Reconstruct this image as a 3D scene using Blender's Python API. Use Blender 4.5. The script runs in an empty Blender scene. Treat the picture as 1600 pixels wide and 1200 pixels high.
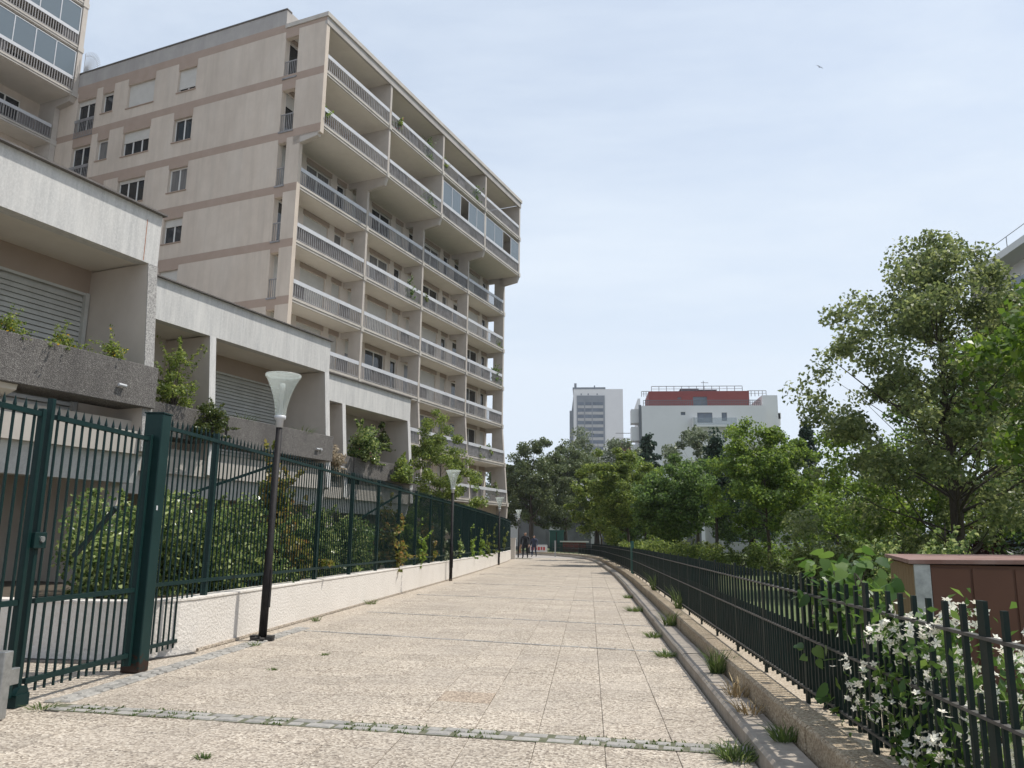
import bpy, bmesh, math, random
import numpy as np
from mathutils import Vector, Matrix

# ------------------------------------------------------------------ camera, sky, sun, exposure
SC = bpy.context.scene
COL = SC.collection
R = math.radians
CAM_H, PITCH, YAW, ROLL, FPX = 1.45, R(11.0), R(-5.525), 0.0130, 1250.0
cam = bpy.data.cameras.new('camera'); camo = bpy.data.objects.new('camera', cam); COL.objects.link(camo)
fw = Vector((math.sin(YAW)*math.cos(PITCH), math.cos(YAW)*math.cos(PITCH), math.sin(PITCH)))
r0 = Vector((math.cos(YAW), -math.sin(YAW), 0)); u0 = r0.cross(fw)
rr = r0*math.cos(ROLL) + u0*math.sin(ROLL); uu = u0*math.cos(ROLL) - r0*math.sin(ROLL)
camo.matrix_world = Matrix(((rr.x, uu.x, -fw.x, 0), (rr.y, uu.y, -fw.y, 0), (rr.z, uu.z, -fw.z, CAM_H), (0, 0, 0, 1)))
cam.sensor_width = 36.0; cam.lens = FPX/1600*36.0; cam.clip_end = 4000; cam.clip_start = 0.05
SC.camera = camo

SUN_EL, SUN_AZ = R(62), R(74)          # azimuth measured from +Y (path direction) towards +X
SKY_STRENGTH, SUN_STRENGTH, EXPOSURE = 0.125, 3.5, 0.32
W = bpy.data.worlds.new('World'); SC.world = W; W.use_nodes = True
nt = W.node_tree; nt.nodes.clear()
sky = nt.nodes.new('ShaderNodeTexSky'); sky.sky_type = 'NISHITA'; sky.sun_disc = False
sky.sun_elevation = SUN_EL; sky.sun_rotation = SUN_AZ; sky.air_density = 1.0; sky.dust_density = 1.2; sky.ozone_density = 1.0; sky.altitude = 60
bg = nt.nodes.new('ShaderNodeBackground'); bg.inputs[1].default_value = SKY_STRENGTH
wo = nt.nodes.new('ShaderNodeOutputWorld')
# thin high cloud veil: streaky noise over the sky direction, everywhere in the sky
tc = nt.nodes.new('ShaderNodeTexCoord'); mp = nt.nodes.new('ShaderNodeMapping')
mp.inputs['Scale'].default_value = (1.0, 5.5, 7.0); mp.inputs['Rotation'].default_value = (0.2, 0.5, 0.7)
nz = nt.nodes.new('ShaderNodeTexNoise'); nz.inputs['Scale'].default_value = 1.5; nz.inputs['Detail'].default_value = 7; nz.inputs['Roughness'].default_value = 0.62
rp = nt.nodes.new('ShaderNodeMapRange'); rp.inputs[1].default_value = 0.35; rp.inputs[2].default_value = 0.8; rp.inputs[3].default_value = 0.44; rp.inputs[4].default_value = 0.74
mx = nt.nodes.new('ShaderNodeMix'); mx.data_type = 'RGBA'
mx.inputs[7].default_value = (5.1, 5.7, 6.45, 1)
nt.links.new(tc.outputs['Generated'], mp.inputs[0]); nt.links.new(mp.outputs[0], nz.inputs['Vector'])
nt.links.new(nz.outputs[0], rp.inputs[0])
# the veil thickens towards the horizon all the way round
sz = nt.nodes.new('ShaderNodeSeparateXYZ'); nt.links.new(tc.outputs['Generated'], sz.inputs[0])
hr = nt.nodes.new('ShaderNodeMapRange'); hr.inputs[1].default_value = 0.0; hr.inputs[2].default_value = 0.75; hr.inputs[3].default_value = 0.62; hr.inputs[4].default_value = 0.0
sm_ = nt.nodes.new('ShaderNodeMath'); sm_.operation = 'ADD'; sm_.use_clamp = True
nt.links.new(sz.outputs[2], hr.inputs[0]); nt.links.new(hr.outputs[0], sm_.inputs[0]); nt.links.new(rp.outputs[0], sm_.inputs[1]); nt.links.new(sm_.outputs[0], mx.inputs[0]); nt.links.new(sky.outputs[0], mx.inputs[6])
nt.links.new(mx.outputs[2], bg.inputs[0]); nt.links.new(bg.outputs[0], wo.inputs[0])
sl = bpy.data.lights.new('sun', 'SUN'); sl.energy = SUN_STRENGTH; sl.angle = R(0.6); sl.color = (1.0, 0.95, 0.87)
so = bpy.data.objects.new('sun', sl); COL.objects.link(so)
sd = Vector((math.sin(SUN_AZ)*math.cos(SUN_EL), math.cos(SUN_AZ)*math.cos(SUN_EL), math.sin(SUN_EL)))
so.rotation_euler = sd.to_track_quat('Z', 'Y').to_euler(); so.location = (20, 10, 40)
vs = SC.view_settings; vs.view_transform = 'Standard'; vs.look = 'None'; vs.gamma = 1; vs.exposure = EXPOSURE; vs.use_curve_mapping = False
SC.cycles.max_bounces = 6; SC.cycles.transparent_max_bounces = 12; SC.cycles.caustics_reflective = False; SC.cycles.caustics_refractive = False
SC.cycles.use_denoising = True

# ------------------------------------------------------------------ helpers
random.seed(7)
class MB:
    def __init__(s): s.v = []; s.f = []; s.m = []
    def quadset(s, pts, faces, mi=0):
        o = len(s.v); s.v += [tuple(p) for p in pts]
        for f in faces: s.f.append(tuple(o+i for i in f)); s.m.append(mi)
        return s
    def hexa(s, p, mi=0):
        return s.quadset(p, [(0,3,2,1),(4,5,6,7),(0,1,5,4),(1,2,6,5),(2,3,7,6),(3,0,4,7)], mi)
    def box(s, x0, x1, y0, y1, z0, z1, mi=0):
        return s.hexa([(x0,y0,z0),(x1,y0,z0),(x1,y1,z0),(x0,y1,z0),(x0,y0,z1),(x1,y0,z1),(x1,y1,z1),(x0,y1,z1)], mi)
    def cbox(s, x0, x1, y0, y1, z0, z1, c=0.01, mi=0):       # box with chamfered top edge
        s.quadset([(x0,y0,z0),(x1,y0,z0),(x1,y1,z0),(x0,y1,z0),(x0,y0,z1-c),(x1,y0,z1-c),(x1,y1,z1-c),(x0,y1,z1-c),
                   (x0+c,y0+c,z1),(x1-c,y0+c,z1),(x1-c,y1-c,z1),(x0+c,y1-c,z1)],
                  [(0,1,5,4),(1,2,6,5),(2,3,7,6),(3,0,4,7),(4,5,9,8),(5,6,10,9),(6,7,11,10),(7,4,8,11),(8,9,10,11)], mi); return s
    def tube(s, pts, rad, n=7, mi=0, cap=True):
        pts = [Vector(p) for p in pts]; o = len(s.v); k = len(pts)
        if not hasattr(rad, '__len__'): rad = [rad]*k
        for i, p in enumerate(pts):
            t = (pts[min(i+1,k-1)] - pts[max(i-1,0)]).normalized()
            a = t.cross(Vector((0,0,1)) if abs(t.z) < 0.95 else Vector((1,0,0))).normalized(); b = t.cross(a)
            for j in range(n):
                w = 2*math.pi*j/n; q = p + (a*math.cos(w) + b*math.sin(w))*rad[i]; s.v.append(tuple(q))
        for i in range(k-1):
            for j in range(n):
                s.f.append((o+i*n+j, o+(i+1)*n+j, o+(i+1)*n+(j+1)%n, o+i*n+(j+1)%n)); s.m.append(mi)
        if cap:
            s.f.append(tuple(o+j for j in range(n))); s.m.append(mi)
            s.f.append(tuple(o+(k-1)*n+n-1-j for j in range(n))); s.m.append(mi)
        return s
    def bar(s, a, b, w, h=None, mi=0):                       # rectangular bar between two points
        a, b = Vector(a), Vector(b); h = h or w; t = (b-a).normalized()
        x = t.cross(Vector((0,0,1)) if abs(t.z) < 0.95 else Vector((1,0,0))).normalized()*w/2; y = t.cross(x).normalized()*h/2
        return s.hexa([a-x-y, a+x-y, a+x+y, a-x+y, b-x-y, b+x-y, b+x+y, b-x+y], mi)
    def lathe(s, prof, n=20, c=(0,0,0), mi=0):
        o = len(s.v); k = len(prof)
        for r, z in prof:
            for j in range(n):
                w = 2*math.pi*j/n; s.v.append((c[0]+r*math.cos(w), c[1]+r*math.sin(w), c[2]+z))
        for i in range(k-1):
            for j in range(n):
                s.f.append((o+i*n+j, o+i*n+(j+1)%n, o+(i+1)*n+(j+1)%n, o+(i+1)*n+j)); s.m.append(mi)
        return s
    def poly(s, pts, z0, z1, mi=0):                          # extruded xy polygon (ccw)
        n = len(pts); s.quadset([(x,y,z0) for x,y in pts]+[(x,y,z1) for x,y in pts],
            [tuple(range(n-1,-1,-1)), tuple(range(n,2*n))]+[(i,(i+1)%n,n+(i+1)%n,n+i) for i in range(n)], mi); return s
    def mesh(s, name, mats, smooth=False):
        me = bpy.data.meshes.new(name); me.from_pydata(s.v, [], s.f)
        if not isinstance(mats, (list, tuple)): mats = [mats]
        for m in mats: me.materials.append(m)
        if len(mats) > 1: me.polygons.foreach_set('material_index', s.m)
        if smooth: me.polygons.foreach_set('use_smooth', [True]*len(s.f))
        me.update(); return me
    def build(s, name, mats, parent=None, smooth=False):
        return obj(name, s.mesh(name, mats, smooth), parent)

def obj(name, me, parent=None, loc=None, rotz=None):
    o = bpy.data.objects.new(name, me); COL.objects.link(o)
    if parent is not None: o.parent = parent
    if loc is not None: o.location = loc
    if rotz is not None: o.rotation_euler = (0, 0, rotz)
    return o
def tag(o, label=None, cat=None, group=None, kind=None):
    if label: o['label'] = label
    if cat: o['category'] = cat
    if group: o['group'] = group
    if kind: o['kind'] = kind
    return o
def thing(name, label, cat, loc=(0,0,0), rotz=0.0, group=None):
    o = bpy.data.objects.new(name, None); COL.objects.link(o); o.location = loc; o.rotation_euler = (0,0,rotz)
    o.empty_display_size = 0.3
    return tag(o, label, cat, group)
def struct(name, mb, mat, smooth=False): return tag(mb.build(name, mat, None, smooth), kind='structure')
def bevel(o, w=0.01, seg=2):
    m = o.modifiers.new('bevel', 'BEVEL'); m.width = w; m.segments = seg; m.limit_method = 'ANGLE'; return o

# ------------------------------------------------------------------ materials
MATS = {}
def mat(name, stops, scale=8.0, rough=0.8, bump=0.0, kind='noise', stretch=(1,1,1), detail=5, metallic=0.0, big=None, bumpdist=0.01, rnd=0.0, spec=0.5, zrust=None):
    """stops: list of colours blended by a noise / voronoi pattern in world space; big = (colour, scale, amount) slow stain layer"""
    m = bpy.data.materials.new(name); m.use_nodes = True; n = m.node_tree.nodes; l = m.node_tree.links
    b = n['Principled BSDF']; b.inputs['Roughness'].default_value = rough; b.inputs['Metallic'].default_value = metallic
    b.inputs['Specular IOR Level'].default_value = spec
    g = n.new('ShaderNodeNewGeometry'); mpn = n.new('ShaderNodeMapping'); mpn.inputs['Scale'].default_value = stretch
    l.new(g.outputs['Position'], mpn.inputs[0])
    cr = n.new('ShaderNodeValToRGB')
    if kind == 'noise':
        t = n.new('ShaderNodeTexNoise'); t.inputs['Scale'].default_value = scale; t.inputs['Detail'].default_value = detail; t.inputs['Roughness'].default_value = 0.6
        out = t.outputs[0]; lo, hi = 0.3, 0.7
    else:
        t = n.new('ShaderNodeTexVoronoi'); t.inputs['Scale'].default_value = scale
        sx = n.new('ShaderNodeSeparateColor'); l.new(t.outputs['Color'], sx.inputs[0]); out = sx.outputs[0]; lo, hi = 0.0, 1.0
    l.new(mpn.outputs[0], t.inputs['Vector']); l.new(out, cr.inputs[0])
    e = cr.color_ramp.elements
    while len(e) < len(stops): e.new(0.5)
    for i, c in enumerate(stops):
        e[i].position = lo + (hi-lo)*i/max(1, len(stops)-1); e[i].color = (*c, 1)
    col = cr.outputs[0]
    def mixc(a, fac, c):
        x = n.new('ShaderNodeMix'); x.data_type = 'RGBA'; l.new(a, x.inputs[6]); x.inputs[7].default_value = (*c, 1); l.new(fac, x.inputs[0]); return x.outputs[2]
    if big:
        for (c, s, amt, st) in big:
            mp2 = n.new('ShaderNodeMapping'); mp2.inputs['Scale'].default_value = st; l.new(g.outputs['Position'], mp2.inputs[0])
            t2 = n.new('ShaderNodeTexNoise'); t2.inputs['Scale'].default_value = s; t2.inputs['Detail'].default_value = 6; t2.inputs['Roughness'].default_value = 0.62; l.new(mp2.outputs[0], t2.inputs['Vector'])
            mr = n.new('ShaderNodeMapRange'); mr.inputs[1].default_value = 0.45; mr.inputs[2].default_value = 0.72; mr.inputs[4].default_value = amt; l.new(t2.outputs[0], mr.inputs[0])
            col = mixc(col, mr.outputs[0], c)
    if rnd:
        oi = n.new('ShaderNodeObjectInfo'); ad = n.new('ShaderNodeMath'); ad.operation = 'ADD'; l.new(oi.outputs['Random'], ad.inputs[0]); l.new(g.outputs['Random Per Island'], ad.inputs[1])
        fr = n.new('ShaderNodeMath'); fr.operation = 'FRACT'; l.new(ad.outputs[0], fr.inputs[0])
        mr = n.new('ShaderNodeMapRange'); mr.inputs[3].default_value = 1-rnd; mr.inputs[4].default_value = 1+rnd; l.new(fr.outputs[0], mr.inputs[0])
        hs = n.new('ShaderNodeHueSaturation'); l.new(col, hs.inputs['Color']); l.new(mr.outputs[0], hs.inputs['Value']); col = hs.outputs[0]
    if zrust:                                                # (colour, height): chipped, rusty foot
        sp = n.new('ShaderNodeSeparateXYZ'); l.new(g.outputs['Position'], sp.inputs[0])
        t3 = n.new('ShaderNodeTexNoise'); t3.inputs['Scale'].default_value = 14; l.new(g.outputs['Position'], t3.inputs['Vector'])
        ma = n.new('ShaderNodeMath'); ma.operation = 'MULTIPLY_ADD'; ma.inputs[1].default_value = 0.5; l.new(t3.outputs[0], ma.inputs[0]); l.new(sp.outputs[2], ma.inputs[2])
        mr = n.new('ShaderNodeMapRange'); mr.inputs[1].default_value = zrust[1]+0.27; mr.inputs[2].default_value = zrust[1]+0.23; l.new(ma.outputs[0], mr.inputs[0])
        col = mixc(col, mr.outputs[0], zrust[0])
    l.new(col, b.inputs['Base Color'])
    if bump:
        bp = n.new('ShaderNodeBump'); bp.inputs['Strength'].default_value = bump; bp.inputs['Distance'].default_value = bumpdist
        l.new(t.outputs[0] if kind == 'noise' else t.outputs['Distance'], bp.inputs['Height']); l.new(bp.outputs[0], b.inputs['Normal'])
    MATS[name] = m; return m
def leafmat(name, cols, trans=0.35, rough=0.45):
    m = bpy.data.materials.new(name); m.use_nodes = True; n = m.node_tree.nodes; l = m.node_tree.links
    b = n['Principled BSDF']; b.inputs['Roughness'].default_value = rough; b.inputs['Specular IOR Level'].default_value = 0.35
    g = n.new('ShaderNodeNewGeometry'); cr = n.new('ShaderNodeValToRGB'); e = cr.color_ramp.elements
    oi = n.new('ShaderNodeObjectInfo'); ad = n.new('ShaderNodeMath'); ad.operation = 'ADD'; fr = n.new('ShaderNodeMath'); fr.operation = 'FRACT'
    l.new(oi.outputs['Random'], ad.inputs[0]); l.new(g.outputs['Random Per Island'], ad.inputs[1]); l.new(ad.outputs[0], fr.inputs[0])
    while len(e) < len(cols): e.new(0.5)
    for i, c in enumerate(cols): e[i].position = i/max(1, len(cols)-1); e[i].color = (*c, 1)
    l.new(fr.outputs[0], cr.inputs[0]); l.new(cr.outputs[0], b.inputs['Base Color'])
    t = n.new('ShaderNodeBsdfTranslucent'); hs = n.new('ShaderNodeHueSaturation'); hs.inputs['Value'].default_value = 1.7; hs.inputs['Hue'].default_value = 0.485; hs.inputs['Saturation'].default_value = 1.05
    l.new(cr.outputs[0], hs.inputs['Color']); l.new(hs.outputs[0], t.inputs[0])
    x = n.new('ShaderNodeMixShader'); x.inputs[0].default_value = trans; l.new(b.outputs[0], x.inputs[1]); l.new(t.outputs[0], x.inputs[2])
    l.new(x.outputs[0], n['Material Output'].inputs[0]); MATS[name] = m; return m
def glassmat(name, tint, transp=0.5, rough=0.05, transl=0.0):
    m = bpy.data.materials.new(name); m.use_nodes = True; n = m.node_tree.nodes; l = m.node_tree.links
    b = n['Principled BSDF']; b.inputs['Base Color'].default_value = (*tint, 1); b.inputs['Roughness'].default_value = rough; b.inputs['Specular IOR Level'].default_value = 0.8
    t = n.new('ShaderNodeBsdfTransparent'); t.inputs[0].default_value = (0.93, 0.96, 0.97, 1)
    x = n.new('ShaderNodeMixShader'); x.inputs[0].default_value = transp; src = b.outputs[0]
    if transl:
        tl = n.new('ShaderNodeBsdfTranslucent'); tl.inputs[0].default_value = (0.85, 0.85, 0.8, 1)
        y = n.new('ShaderNodeMixShader'); y.inputs[0].default_value = transl; l.new(src, y.inputs[1]); l.new(tl.outputs[0], y.inputs[2]); src = y.outputs[0]
    l.new(src, x.inputs[1]); l.new(t.outputs[0], x.inputs[2]); l.new(x.outputs[0], n['Material Output'].inputs[0]); MATS[name] = m; return m

STREAK = (5, 5, 0.35)
M_wall = mat('beige_render', [(.53,.455,.38),(.585,.505,.425)], 1.6, .9, big=[((.43,.365,.305), .5, .6, (1,1,.45)), ((.38,.325,.27), 1.9, .45, (1.4,1.4,.10)), ((.62,.56,.49), 1.1, .35, (1,1,.3))])
M_wallin = mat('beige_wall_paint', [(.58,.515,.45),(.63,.56,.495)], 2, .9)
M_band = mat('pink_brown_band', [(.345,.262,.208),(.38,.292,.237)], 2, .9)
M_parap = mat('grey_parapet_render', [(.35,.33,.31),(.41,.385,.36)], 2, .9, big=[((.27,.25,.24), 1.0, .6, (1,1,.15))])
M_slab = mat('balcony_concrete', [(.43,.40,.36),(.49,.455,.41)], 3, .85, big=[((.30,.275,.245), .9, .6, (1,1,.3))])
M_fin = mat('fin_concrete', [(.41,.37,.33),(.47,.43,.385)], 2, .85, big=[((.38,.34,.30), .7, .45, (1,1,.3))])
M_rail = mat('white_aluminium_rail', [(.47,.48,.50),(.56,.57,.59)], 3, .45, big=[((.45,.45,.47), 1.3, .5, (1,1,1))])
M_bar = mat('grey_aluminium_bar', [(.17,.165,.165),(.31,.30,.30)], 4, .5)
M_screen = mat('grey_balcony_screen', [(.12,.11,.11),(.22,.20,.19)], 2.2, .8, stretch=(2,2,.4))
M_frame = mat('white_window_frame', [(.62,.61,.58),(.68,.67,.64)], 4, .5)
M_dkframe = mat('dark_window_frame', [(.10,.11,.12),(.13,.14,.15)], 4, .5)
M_shut = mat('pale_roller_shutter', [(.52,.50,.46),(.58,.56,.52)], 3, .6)
M_nose = mat('speckled_concrete', [(.20,.195,.19),(.33,.32,.31),(.44,.43,.41)], 55, .9, bump=.4, kind='voronoi', bumpdist=.006)
M_shut2 = mat('grey_roller_shutter', [(.44,.44,.41),(.51,.51,.48)], 3, .55, big=[((.33,.32,.30), 1.2, .5, (1,1,.3))])
M_head = mat('brown_shutter_box', [(.32,.255,.205),(.35,.28,.23)], 2, .85)
M_pane = mat('dark_window_glass', [(.014,.017,.02),(.03,.035,.04)], .8, .06, spec=.7)
M_curt = mat('curtained_glass', [(.10,.10,.10),(.22,.21,.20)], 5, .25, stretch=(4,4,.2))
M_clear = glassmat('clear_balustrade_glass', (.30,.33,.35), .72, .05)
M_glaze = glassmat('balcony_glazing', (.16,.20,.23), .25, .04)
M_fascia = mat('weathered_pale_concrete', [(.44,.44,.435),(.58,.57,.55)], 2.2, .9, bump=.2, stretch=(3,3,.5), bumpdist=.02, big=[((.33,.325,.325), .7, .5, (1.3,1.3,.35)), ((.66,.655,.64), 4.5, .45, (3,3,.10)), ((.70,.69,.67), 34, .5, (1,1,.7))])
M_soffit = mat('bounce_lit_soffit_paint', [(.62,.58,.525),(.67,.63,.57)], 2, .9)  # lightened so the colour carries bounced light on the undersides
M_pavwall = mat('pavilion_wall_render', [(.50,.45,.395),(.55,.50,.445)], 2, .9, big=[((.36,.32,.28), .8, .4, (1,1,.3))])
M_coping = mat('dark_zinc_coping', [(.10,.09,.085),(.15,.135,.125)], 5, .5)
M_aggr = mat('exposed_pebble_concrete', [(.075,.068,.064),(.115,.106,.10),(.155,.145,.136),(.30,.285,.265)], 95, .85, bump=.8, kind='voronoi', bumpdist=.012, big=[((.05,.046,.045), 1.3, .6, (1,1,.3))])
M_white = mat('white_roughcast', [(.66,.62,.57),(.74,.70,.65)], 26, .95, bump=.9, bumpdist=.02, big=[((.54,.50,.45), .8, .4, (1,1,1))])
M_green = mat('green_gate_paint', [(.0035,.020,.020),(.006,.026,.025)], 6, .42, big=[((.014,.030,.028), 3, .5, (1,1,.3))], spec=.2)
M_greenrust = mat('green_post_paint', [(.004,.024,.023),(.007,.031,.030)], 6, .5, spec=.25, zrust=((.035,.018,.012), .10))
M_rfence = mat('dark_green_fence_paint', [(.005,.015,.013),(.009,.022,.019)], 9, .6, spec=.25, big=[((.035,.028,.022), 7, .35, (1,1,1))])
M_rrail = mat('worn_fence_rail', [(.04,.042,.038),(.10,.092,.085)], 14, .6)
M_slabp = mat('washed_gravel_slab', [(.14,.112,.09),(.315,.265,.21),(.445,.385,.31),(.59,.53,.445)], 60, .9, bump=.6, kind='voronoi', bumpdist=.006, rnd=.085, big=[((.25,.213,.18), .45, .45, (1,1,1)), ((.50,.45,.385), .9, .25, (1,1,1)), ((.20,.17,.14), 5.5, .25, (1,1,1))])
M_slabo = mat('rust_tinted_slab', [(.17,.13,.10),(.34,.275,.21),(.48,.39,.30)], 62, .9, bump=.6, kind='voronoi', bumpdist=.006)
M_base = mat('joint_soil', [(.14,.118,.09),(.20,.172,.135)], 30, .95, big=[((.05,.075,.025), 2.2, .8, (1,1,1))])
M_gran = mat('grey_granite_sett', [(.235,.225,.205),(.35,.335,.31)], 24, .8, bump=.4, rnd=.16, bumpdist=.008)
M_kerb = mat('worn_granite_kerb', [(.26,.225,.19),(.36,.32,.27)], 14, .85, bump=.4, bumpdist=.008, big=[((.15,.125,.10), 1.3, .75, (1,1,1))])
M_lowwall = mat('tan_gravel_concrete', [(.22,.165,.105),(.38,.30,.205),(.53,.445,.325)], 75, .9, bump=.7, kind='voronoi', bumpdist=.01, rnd=.05, big=[((.15,.12,.09), .8, .5, (1,1,.6))])
M_gravel = mat('tan_gravel_bed', [(.30,.24,.18),(.42,.35,.265),(.52,.45,.35)], 70, .95, bump=.6, kind='voronoi')
M_ground = mat('town_ground', [(.28,.255,.23),(.34,.31,.28)], 1.2, .95)
M_soil = mat('bed_soil', [(.05,.04,.03),(.10,.08,.055)], 7, .95, bump=.5)
M_lawn = mat('lawn_green', [(.055,.085,.022),(.12,.15,.05)], 9, .95, bump=.7, big=[((.19,.17,.08), .5, .5, (1,1,1))])
M_asph = mat('asphalt_and_shade', [(.03,.028,.027),(.06,.055,.05)], 20, .9)  # asphalt tone, also used for the shadow strip at the wall foot
M_pole = mat('black_lamp_pole', [(.012,.011,.012),(.022,.020,.021)], 12, .6, spec=.2, zrust=((.16,.13,.11), .02))
M_lampgl = glassmat('frosted_lamp_glass', (.75,.76,.72), .72, .2, .55)
M_galv = mat('galvanised_steel', [(.30,.31,.31),(.46,.47,.47)], 16, .42, metallic=.7)
M_bark = mat('grey_brown_bark', [(.055,.043,.034),(.12,.098,.078)], 12, .95, bump=.7, stretch=(3,3,.6), bumpdist=.02)
M_bark2 = mat('dark_bark', [(.032,.026,.021),(.075,.06,.048)], 10, .95, bump=.6, stretch=(3,3,.6), bumpdist=.02)
M_birch = mat('pale_birch_bark', [(.20,.18,.155),(.46,.44,.40)], 9, .9, stretch=(1,1,3))
M_contain = mat('red_brown_cladding', [(.105,.040,.022),(.125,.050,.028)], 3, .6, big=[((.08,.03,.018), 1.2, .5, (1,1,.3))])
M_contop = mat('faded_red_lid', [(.18,.085,.065),(.28,.18,.155)], 5, .6)
M_timb = mat('yellowed_timber', [(.17,.105,.05),(.25,.165,.075)], 6, .7, stretch=(6,6,.5))
M_fwhite = mat('far_white_render', [(.62,.62,.61),(.66,.66,.65)], .3, .9)
M_fred = mat('brick_red_cladding', [(.20,.046,.042),(.23,.055,.05)], .6, .8)
M_fgrey = mat('far_grey_panel', [(.16,.18,.20),(.20,.22,.24)], .5, .6)
M_fpan = mat('far_pale_panel', [(.34,.34,.335),(.42,.42,.41)], .4, .8)
M_fwin = mat('far_window_glass', [(.075,.095,.125),(.15,.18,.22)], .25, .08)
M_hall = mat('dull_grey_panel', [(.075,.078,.08),(.13,.132,.135)], .4, .8)
M_kiosk = mat('green_kiosk_paint', [(.015,.085,.07),(.02,.10,.08)], 3, .5)
M_red = mat('red_print', [(.45,.05,.05),(.50,.06,.06)], 3, .6)
M_black = mat('black_cloth', [(.008,.009,.013),(.016,.018,.024)], 8, .85)
M_blue = mat('dark_blue_cloth', [(.02,.028,.055),(.035,.045,.08)], 8, .85)
M_skin = mat('skin', [(.38,.22,.15),(.42,.25,.18)], 8, .55)
M_hair = mat('dark_hair', [(.02,.016,.013),(.04,.032,.026)], 12, .6)
M_bag = mat('tan_bag', [(.36,.20,.12),(.42,.25,.15)], 8, .7)
M_pot = mat('terracotta_pot', [(.34,.14,.08),(.40,.18,.10)], 6, .8)
M_orange = mat('yellow_awning_cloth', [(.60,.42,.08),(.66,.48,.12)], 3, .8)
M_dry = mat('dry_grass', [(.26,.19,.10),(.38,.29,.16)], 8, .9)
M_flower = leafmat('cream_flower', [(.78,.74,.60),(.85,.83,.74),(.80,.78,.70)], .25, .5)
M_yflower = leafmat('yellow_flower', [(.72,.48,.03),(.78,.58,.08)], .3, .5)
M_pflower = leafmat('pink_flower', [(.55,.05,.10),(.70,.18,.22)], .3, .5)
L_plane = leafmat('plane_leaf', [(0.055,0.080,0.032),(0.083,0.114,0.043),(0.128,0.154,0.065),(0.143,0.187,0.099)], .30)  # brightest stop of the tree and hedge greens paints in sunlit highlights
L_silver = leafmat('silver_leaf', [(0.070,0.100,0.050),(0.120,0.150,0.085),(0.170,0.200,0.120),(0.260,0.290,0.200)], .25)
L_mid = leafmat('mid_green_leaf', [(0.062,0.116,0.025),(0.112,0.179,0.036),(0.174,0.239,0.047),(0.206,0.331,0.076)], .46)
L_dark = leafmat('deep_green_leaf', [(0.044,0.089,0.028),(0.076,0.135,0.038),(0.122,0.184,0.052),(0.159,0.267,0.079)], .42)
L_yel = leafmat('yellow_green_leaf', [(0.069,0.112,0.027),(0.118,0.174,0.040),(0.179,0.235,0.062),(0.269,0.325,0.090)], .48)
L_box = leafmat('box_elder_leaf', [(0.072,0.104,0.040),(0.110,0.149,0.055),(0.168,0.197,0.079),(0.240,0.288,0.120)], .48)
L_con = leafmat('conifer_needle', [(0.015,0.039,0.024),(0.027,0.060,0.033),(0.045,0.083,0.045)], .12)
L_purp = leafmat('purple_leaf', [(.030,.010,.012),(.055,.016,.018),(.08,.03,.025)], .3)
L_bright = leafmat('bright_large_leaf', [(0.059,0.119,0.018),(0.087,0.158,0.024),(0.127,0.198,0.035)], .45, .4)
L_vine = leafmat('vine_leaf', [(.035,.085,.02),(.07,.14,.03),(.13,.21,.05)], .40, .35)
L_shrub = leafmat('shrub_leaf', [(0.039,0.078,0.023),(0.098,0.156,0.046),(0.208,0.273,0.091),(0.442,0.494,0.221)], .35, .25)  # palest stop puts sun glints into the leaf colour
L_phot = leafmat('photinia_leaf', [(.06,.10,.025),(.14,.16,.035),(.25,.23,.065),(.26,.155,.055)], .38, .35)
L_dryleaf = leafmat('straw_leaf', [(.30,.25,.17),(.42,.37,.28)], .25)
L_hedge = leafmat('hedge_leaf', [(0.049,0.076,0.019),(0.086,0.119,0.032),(0.130,0.162,0.049),(0.216,0.252,0.084)], .4)
L_ivy = leafmat('ivy_leaf', [(.03,.055,.016),(.06,.09,.025),(.13,.15,.04)], .3, .4)
L_grass = leafmat('weed_blade', [(.055,.10,.025),(.09,.14,.04),(.15,.18,.07)], .35, .6)

# ------------------------------------------------------------------ polylines of the promenade edges
def line_at(P, y):                                           # x of an edge polyline and its direction angle at a given y
    for (x0,y0),(x1,y1) in zip(P, P[1:]):
        if y <= y1 or (x1,y1) == P[-1]: return x0 + (x1-x0)*(y-y0)/(y1-y0), math.atan2(-(x1-x0), (y1-y0))
def smooth_line(P, step=1.5):
    xs = np.array([p[0] for p in P]); ys = np.array([p[1] for p in P]); yy = np.arange(ys[0], ys[-1]+.01, step)
    return [(float(np.interp(y, ys, xs)), float(y)) for y in yy]
WALL_L = [(-5.0,10.25),(-5.0,30),(-5.10,38),(-5.26,46),(-5.48,55),(-5.85,62)]
KERB = [(1.12,1.0),(1.12,27),(1.06,34),(.92,40),(.70,48),(.36,58),(-.3,65),(-1.4,71),(-3.2,77),(-6.0,82),(-10,86)]
def offset_line(P, d):                                       # to the right of travel
    out = []
    for i,(x,y) in enumerate(P):
        a = P[max(i-1,0)]; b = P[min(i+1,len(P)-1)]; tx, ty = b[0]-a[0], b[1]-a[1]; L = math.hypot(tx,ty)
        out.append((x + ty/L*d, y - tx/L*d))
    return out
def ribbon(mb, P, d0, d1, z0, z1, mi=0):
    a = offset_line(P, d0); b = offset_line(P, d1)
    for i in range(len(P)-1):
        mb.hexa([(*a[i],z0),(*b[i],z0),(*b[i+1],z0),(*a[i+1],z0),(*a[i],z1),(*b[i],z1),(*b[i+1],z1),(*a[i+1],z1)], mi)
    return mb

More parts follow.
